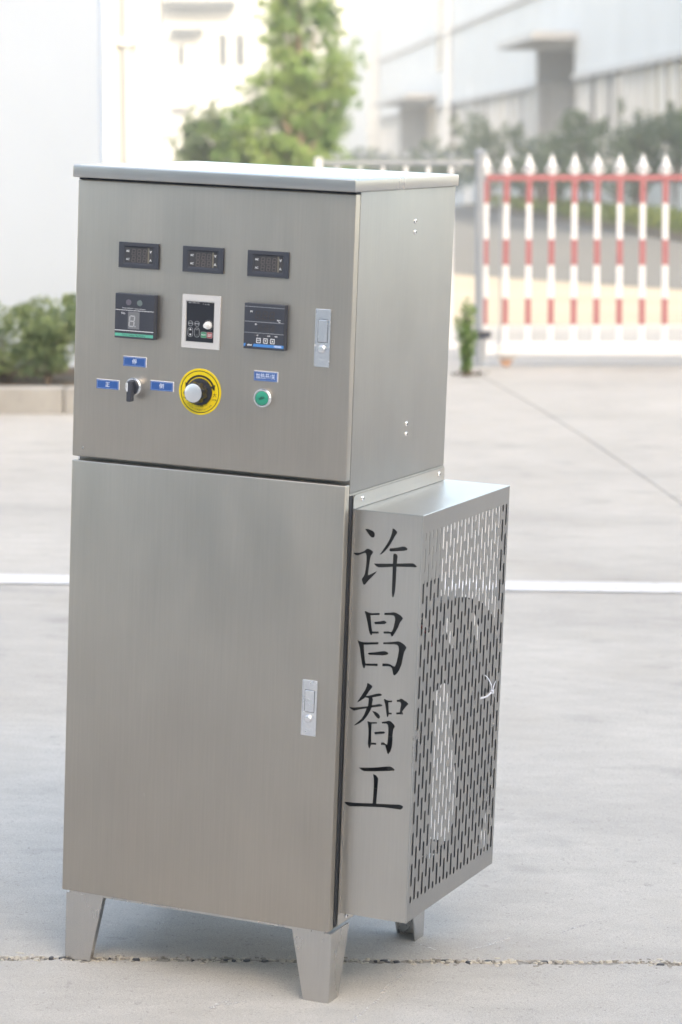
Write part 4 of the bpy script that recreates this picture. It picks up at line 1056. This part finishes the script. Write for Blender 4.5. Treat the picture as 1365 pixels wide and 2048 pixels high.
# green push button
bx, bz = .4212, 1.2066
pb_ = CM().lathe((bx, 0, bz), (0, -1, 0), [(.0175, 0), (.0175, .0035), (.0192, .0050), (.0192, .0105), (.0172, .0132), (.0148, .0130), (.0146, .0112)], 44).build('push_button', M['chrome'], smooth=True)
pb_['label'] = 'green push button in a bright ring'
CM().lathe((bx, -.0105, bz), (0, -1, 0), [(.0144, 0), (.0144, .0008)], 40).build('button_gap', M['dark'], pb_)
CM().lathe((bx, -.0114, bz), (0, -1, 0), [(.0138, 0), (.0138, .0010), (.0131, .0014)], 40).build('button_cap', M['capgreen'], pb_, smooth=True)
CT('YIJIA', .0064, bx, bz + .0004, -.0130, M['capink'], pb_, rot=R(204), bold=.0003)
# small chip in the finish of the lower door
CM().add([(.1820, -.0003, .3795), (.1838, -.0003, .3775), (.1832, -.0003, .3745), (.1842, -.0003, .3772), (.1828, -.0003, .3800)], [(0, 1, 2, 3, 4)]).build('chip_mark', M['white'], ld, fix=False)

# ---- fan cover
X0, X1, Y0, Y1, Z0, Z1c = .6010, .7445, .0480, .5480, .1805, .9974
T_ = .0007
cut = [[(x * mm, z * mm) for x, z in q] for q in CUTOUTS]
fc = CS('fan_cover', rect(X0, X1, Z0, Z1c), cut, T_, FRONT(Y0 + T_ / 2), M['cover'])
fc['label'] = 'fan cover with cut-out characters and slotted side'
SIDE = Matrix(((0, 0, 1, 0), (1, 0, 0, 0), (0, 1, 0, 0), (0, 0, 0, 1)))      # plate (u, v) -> (x=const, y=u, z=v)
slots = []
def slot(y, z0, z1):
    r_ = .0043; P = []
    for k in range(6): t = math.pi * k / 5; P.append((y + r_ * math.cos(t), z1 - r_ + r_ * math.sin(t)))
    for k in range(6): t = math.pi + math.pi * k / 5; P.append((y + r_ * math.cos(t), z0 + r_ + r_ * math.sin(t)))
    slots.append(P)
for i in range(24):
    y = .0668 + i * .02025
    if i % 2 == 0:
        slot(y, .9460, .9618)
        for n_ in range(11): slot(y, .9304 - .0470 - n_ * .06326, .9304 - n_ * .06326)
        slot(y, .2163, .2318)
    else:
        for n_ in range(12): slot(y, .9612 - .0470 - n_ * .06318, .9612 - n_ * .06318)
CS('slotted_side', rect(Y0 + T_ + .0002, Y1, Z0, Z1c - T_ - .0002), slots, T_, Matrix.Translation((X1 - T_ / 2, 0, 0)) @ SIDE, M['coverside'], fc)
cbox('cover_top', M['cover'], X0, X1 - .0003, Y0 + T_ + .0002, Y1, Z1c - T_, Z1c, fc)
cbox('cover_bottom', M['cover'], X0, X1 - T_ - .0002, Y0 + T_ + .0002, Y1, Z0, Z0 + T_, fc)
cbox('dark_backing', M['dark'], .6012, .6050, .0500, .4000, .7900, .9700, fc)  # added black sheets standing in for the dark interior behind cut-outs and slots
cbox('dark_backing', M['dark'], .6012, .6050, .0500, .5350, .1900, .7890, fc)
for a_, b_ in (((X0, Y0 + .0006, Z1c - .0006), (X1 - .0006, Y0 + .0006, Z1c - .0006)), ((X1 - .0006, Y0 + .0006, Z0), (X1 - .0006, Y0 + .0006, Z1c - .0006)), ((X1 - .0006, Y0 + .0006, Z1c - .0006), (X1 - .0006, Y1, Z1c - .0006))):
    CM().tube([a_, b_], .0013, 8).build('bent_edge', M['lid'], fc, smooth=True)
# folded back lips, the back itself is open
cbox('back_lip', M['cover'], X1 - .0185, X1 - T_ - .0002, Y1 - .002, Y1, Z0 + .002, Z1c - .002, fc)
cbox('back_lip', M['cover'], X0 + .001, X1 - .0190, Y1 - .002, Y1, Z0 + .002, Z0 + .034, fc)
cbox('back_lip', M['cover'], X0 + .001, X1 - .0190, Y1 - .002, Y1, Z1c - .020, Z1c - .002, fc)
CS('mounting_flange', [(.0375, Z1c + .001), (.0375, 1.0150), (.0390, 1.0205), (.0430, 1.0242), (.0480, 1.0255), (.5330, 1.0255), (.5330, Z1c + .001)], [], T_, Matrix.Translation((X0 + .0012, 0, 0)) @ SIDE, M['cover'], fc)
CS('mounting_flange', [(.0380, Z0 - .001), (.0380, .1605), (.0400, .1570), (.0440, .1560), (.5330, .1560), (.5330, Z0 - .001)], [], T_, Matrix.Translation((X0 + .0012, 0, 0)) @ SIDE, M['cover'], fc)
CS('mounting_flange', rect(.0380, .0478, Z0, Z1c), [], T_, Matrix.Translation((X0 + .0012, 0, 0)) @ SIDE, M['cover'], fc)
for y, z in ((.0807, 1.0150), (.4989, 1.0150), (.0807, .1665), (.4989, .1665)): screw(X0 + .002, y, z, (1, 0, 0), .0055, parent=fc, h=.003)

# ---- blower behind the slots: scroll housing with an inlet opening, motor, impeller, leads
OUT = [(.10, .797), (.16, .799), (.226, .802), (.285, .798), (.36, .787), (.44, .765), (.506, .730), (.540, .695), (.543, .60), (.543, .35), (.530, .30), (.518, .277), (.491, .238), (.466, .205), (.43, .192), (.10, .192), (.056, .23), (.054, .76)]
INLET = [(.23, .632), (.268, .623), (.302, .531), (.327, .451), (.345, .390), (.349, .365), (.342, .325), (.315, .295), (.282, .281), (.21, .270), (.15, .29), (.11, .38), (.11, .50), (.14, .60)]
NOTCH1 = [(.225, .780), (.245, .775), (.288, .720), (.294, .690), (.268, .700), (.232, .745)]
NOTCH2 = [(.385, .758), (.405, .752), (.448, .700), (.447, .655), (.430, .660), (.405, .720)]
bl = CS('blower', OUT, [INLET, NOTCH1, NOTCH2], .003, Matrix.Translation((.730, 0, 0)) @ SIDE, M['fan'])
def rim(pts, x0, x1, name):
    mb = CM(); n_ = len(pts); vs = [(x0, a, b) for a, b in pts] + [(x1, a, b) for a, b in pts]
    mb.add(vs, [(i, i+1, i+1 + n_, i + n_) for i in range(n_ - 1)])
    return mb.build(name, M['fan'], bl, fix=False)
rim([(a, b) for a, b in OUT[:10]], .700, .7283, 'housing_rim')
CM().lathe((.604, .20, .46), (1, 0, 0), [(.055, 0), (.055, .060), (.048, .070), (.012, .072), (.012, .080)], 28).build('motor', M['motor'], bl, smooth=True)
for k in range(7):
    a = R(k * 360 / 7 + 10); ca, sa = math.cos(a), math.sin(a)
    def P_(r_, s_, x): return (x, .20 + ca * r_ - sa * s_, .46 + sa * r_ + ca * s_)
    CM().add([P_(.05, -.02, .672), P_(.05, .02, .684), P_(.115, .035, .686), P_(.125, -.02, .668)], [(0, 1, 2, 3)]).build('blade', M['fan'], bl, fix=False)
for i, (m_, dz_) in enumerate((('redwire', 0), ('fan', .006), ('leg', .012))):
    CM().tube([(.722, .072, .79 + dz_), (.735, .085, .775 + dz_), (.738, .10, .76 + dz_ * 2), (.738, .13, .745 + dz_), (.735, .16, .70 + dz_)], .0020, 6).build('lead_wire', M[m_], bl, smooth=True)

# white cable tie poking through the slots
ct = CM()
def strip(pts, w):
    vs = []; fs = []
    for (x, y, z), (wy, wz) in pts:
        vs += [(x, y - wy, z - wz), (x, y + wy, z + wz), (x - .0014, y + wy, z + wz), (x - .0014, y - wy, z - wz)]
    for j in range(len(pts) - 1):
        for k in range(4): fs.append((4*j+k, 4*j+(k+1) % 4, 4*j+4+(k+1) % 4, 4*j+4+k))
    fs += [(0, 1, 2, 3), tuple(4*len(pts) - 4 + k for k in range(4))[::-1]]
    ct.add(vs, fs)
strip([((.742, .4440, .6140), (.0006, .0004)), ((.7500, .4540, .6020), (.0014, .0008)), ((.7540, .4650, .5860), (.0018, .0009)), ((.7520, .4720, .5740), (.0020, .0009))], 0)
strip([((.7440, .4240, .5640), (.0003, .0018)), ((.7530, .4420, .5660), (.0003, .0019)), ((.7530, .4740, .5700), (.0003, .0021)), ((.7480, .4980, .5780), (.0003, .0019)), ((.7460, .5120, .5850), (.0003, .0014))], 0)
ct.box(.7495, .7555, .4690, .4770, .5665, .5740)
tie = ct.build('cable_tie', M['tie'], bevel=.0004)

# ---- summer haze over the yard and the works beyond it
hz = MB().box(-405, 405, -205, 405, -1.4, 31.5).build('haze', None)
hm = bpy.data.materials.new('haze_air'); hm.use_nodes = True
hm.node_tree.nodes.remove(hm.node_tree.nodes['Principled BSDF'])
pv = hm.node_tree.nodes.new('ShaderNodeVolumePrincipled')
pv.inputs['Color'].default_value = (.80, .89, 1, 1)
pv.inputs['Density'].default_value = .0020
hm.node_tree.links.new(pv.outputs[0], hm.node_tree.nodes['Material Output'].inputs['Volume'])
hz.data.materials.append(hm)
tag(hz, kind='stuff')
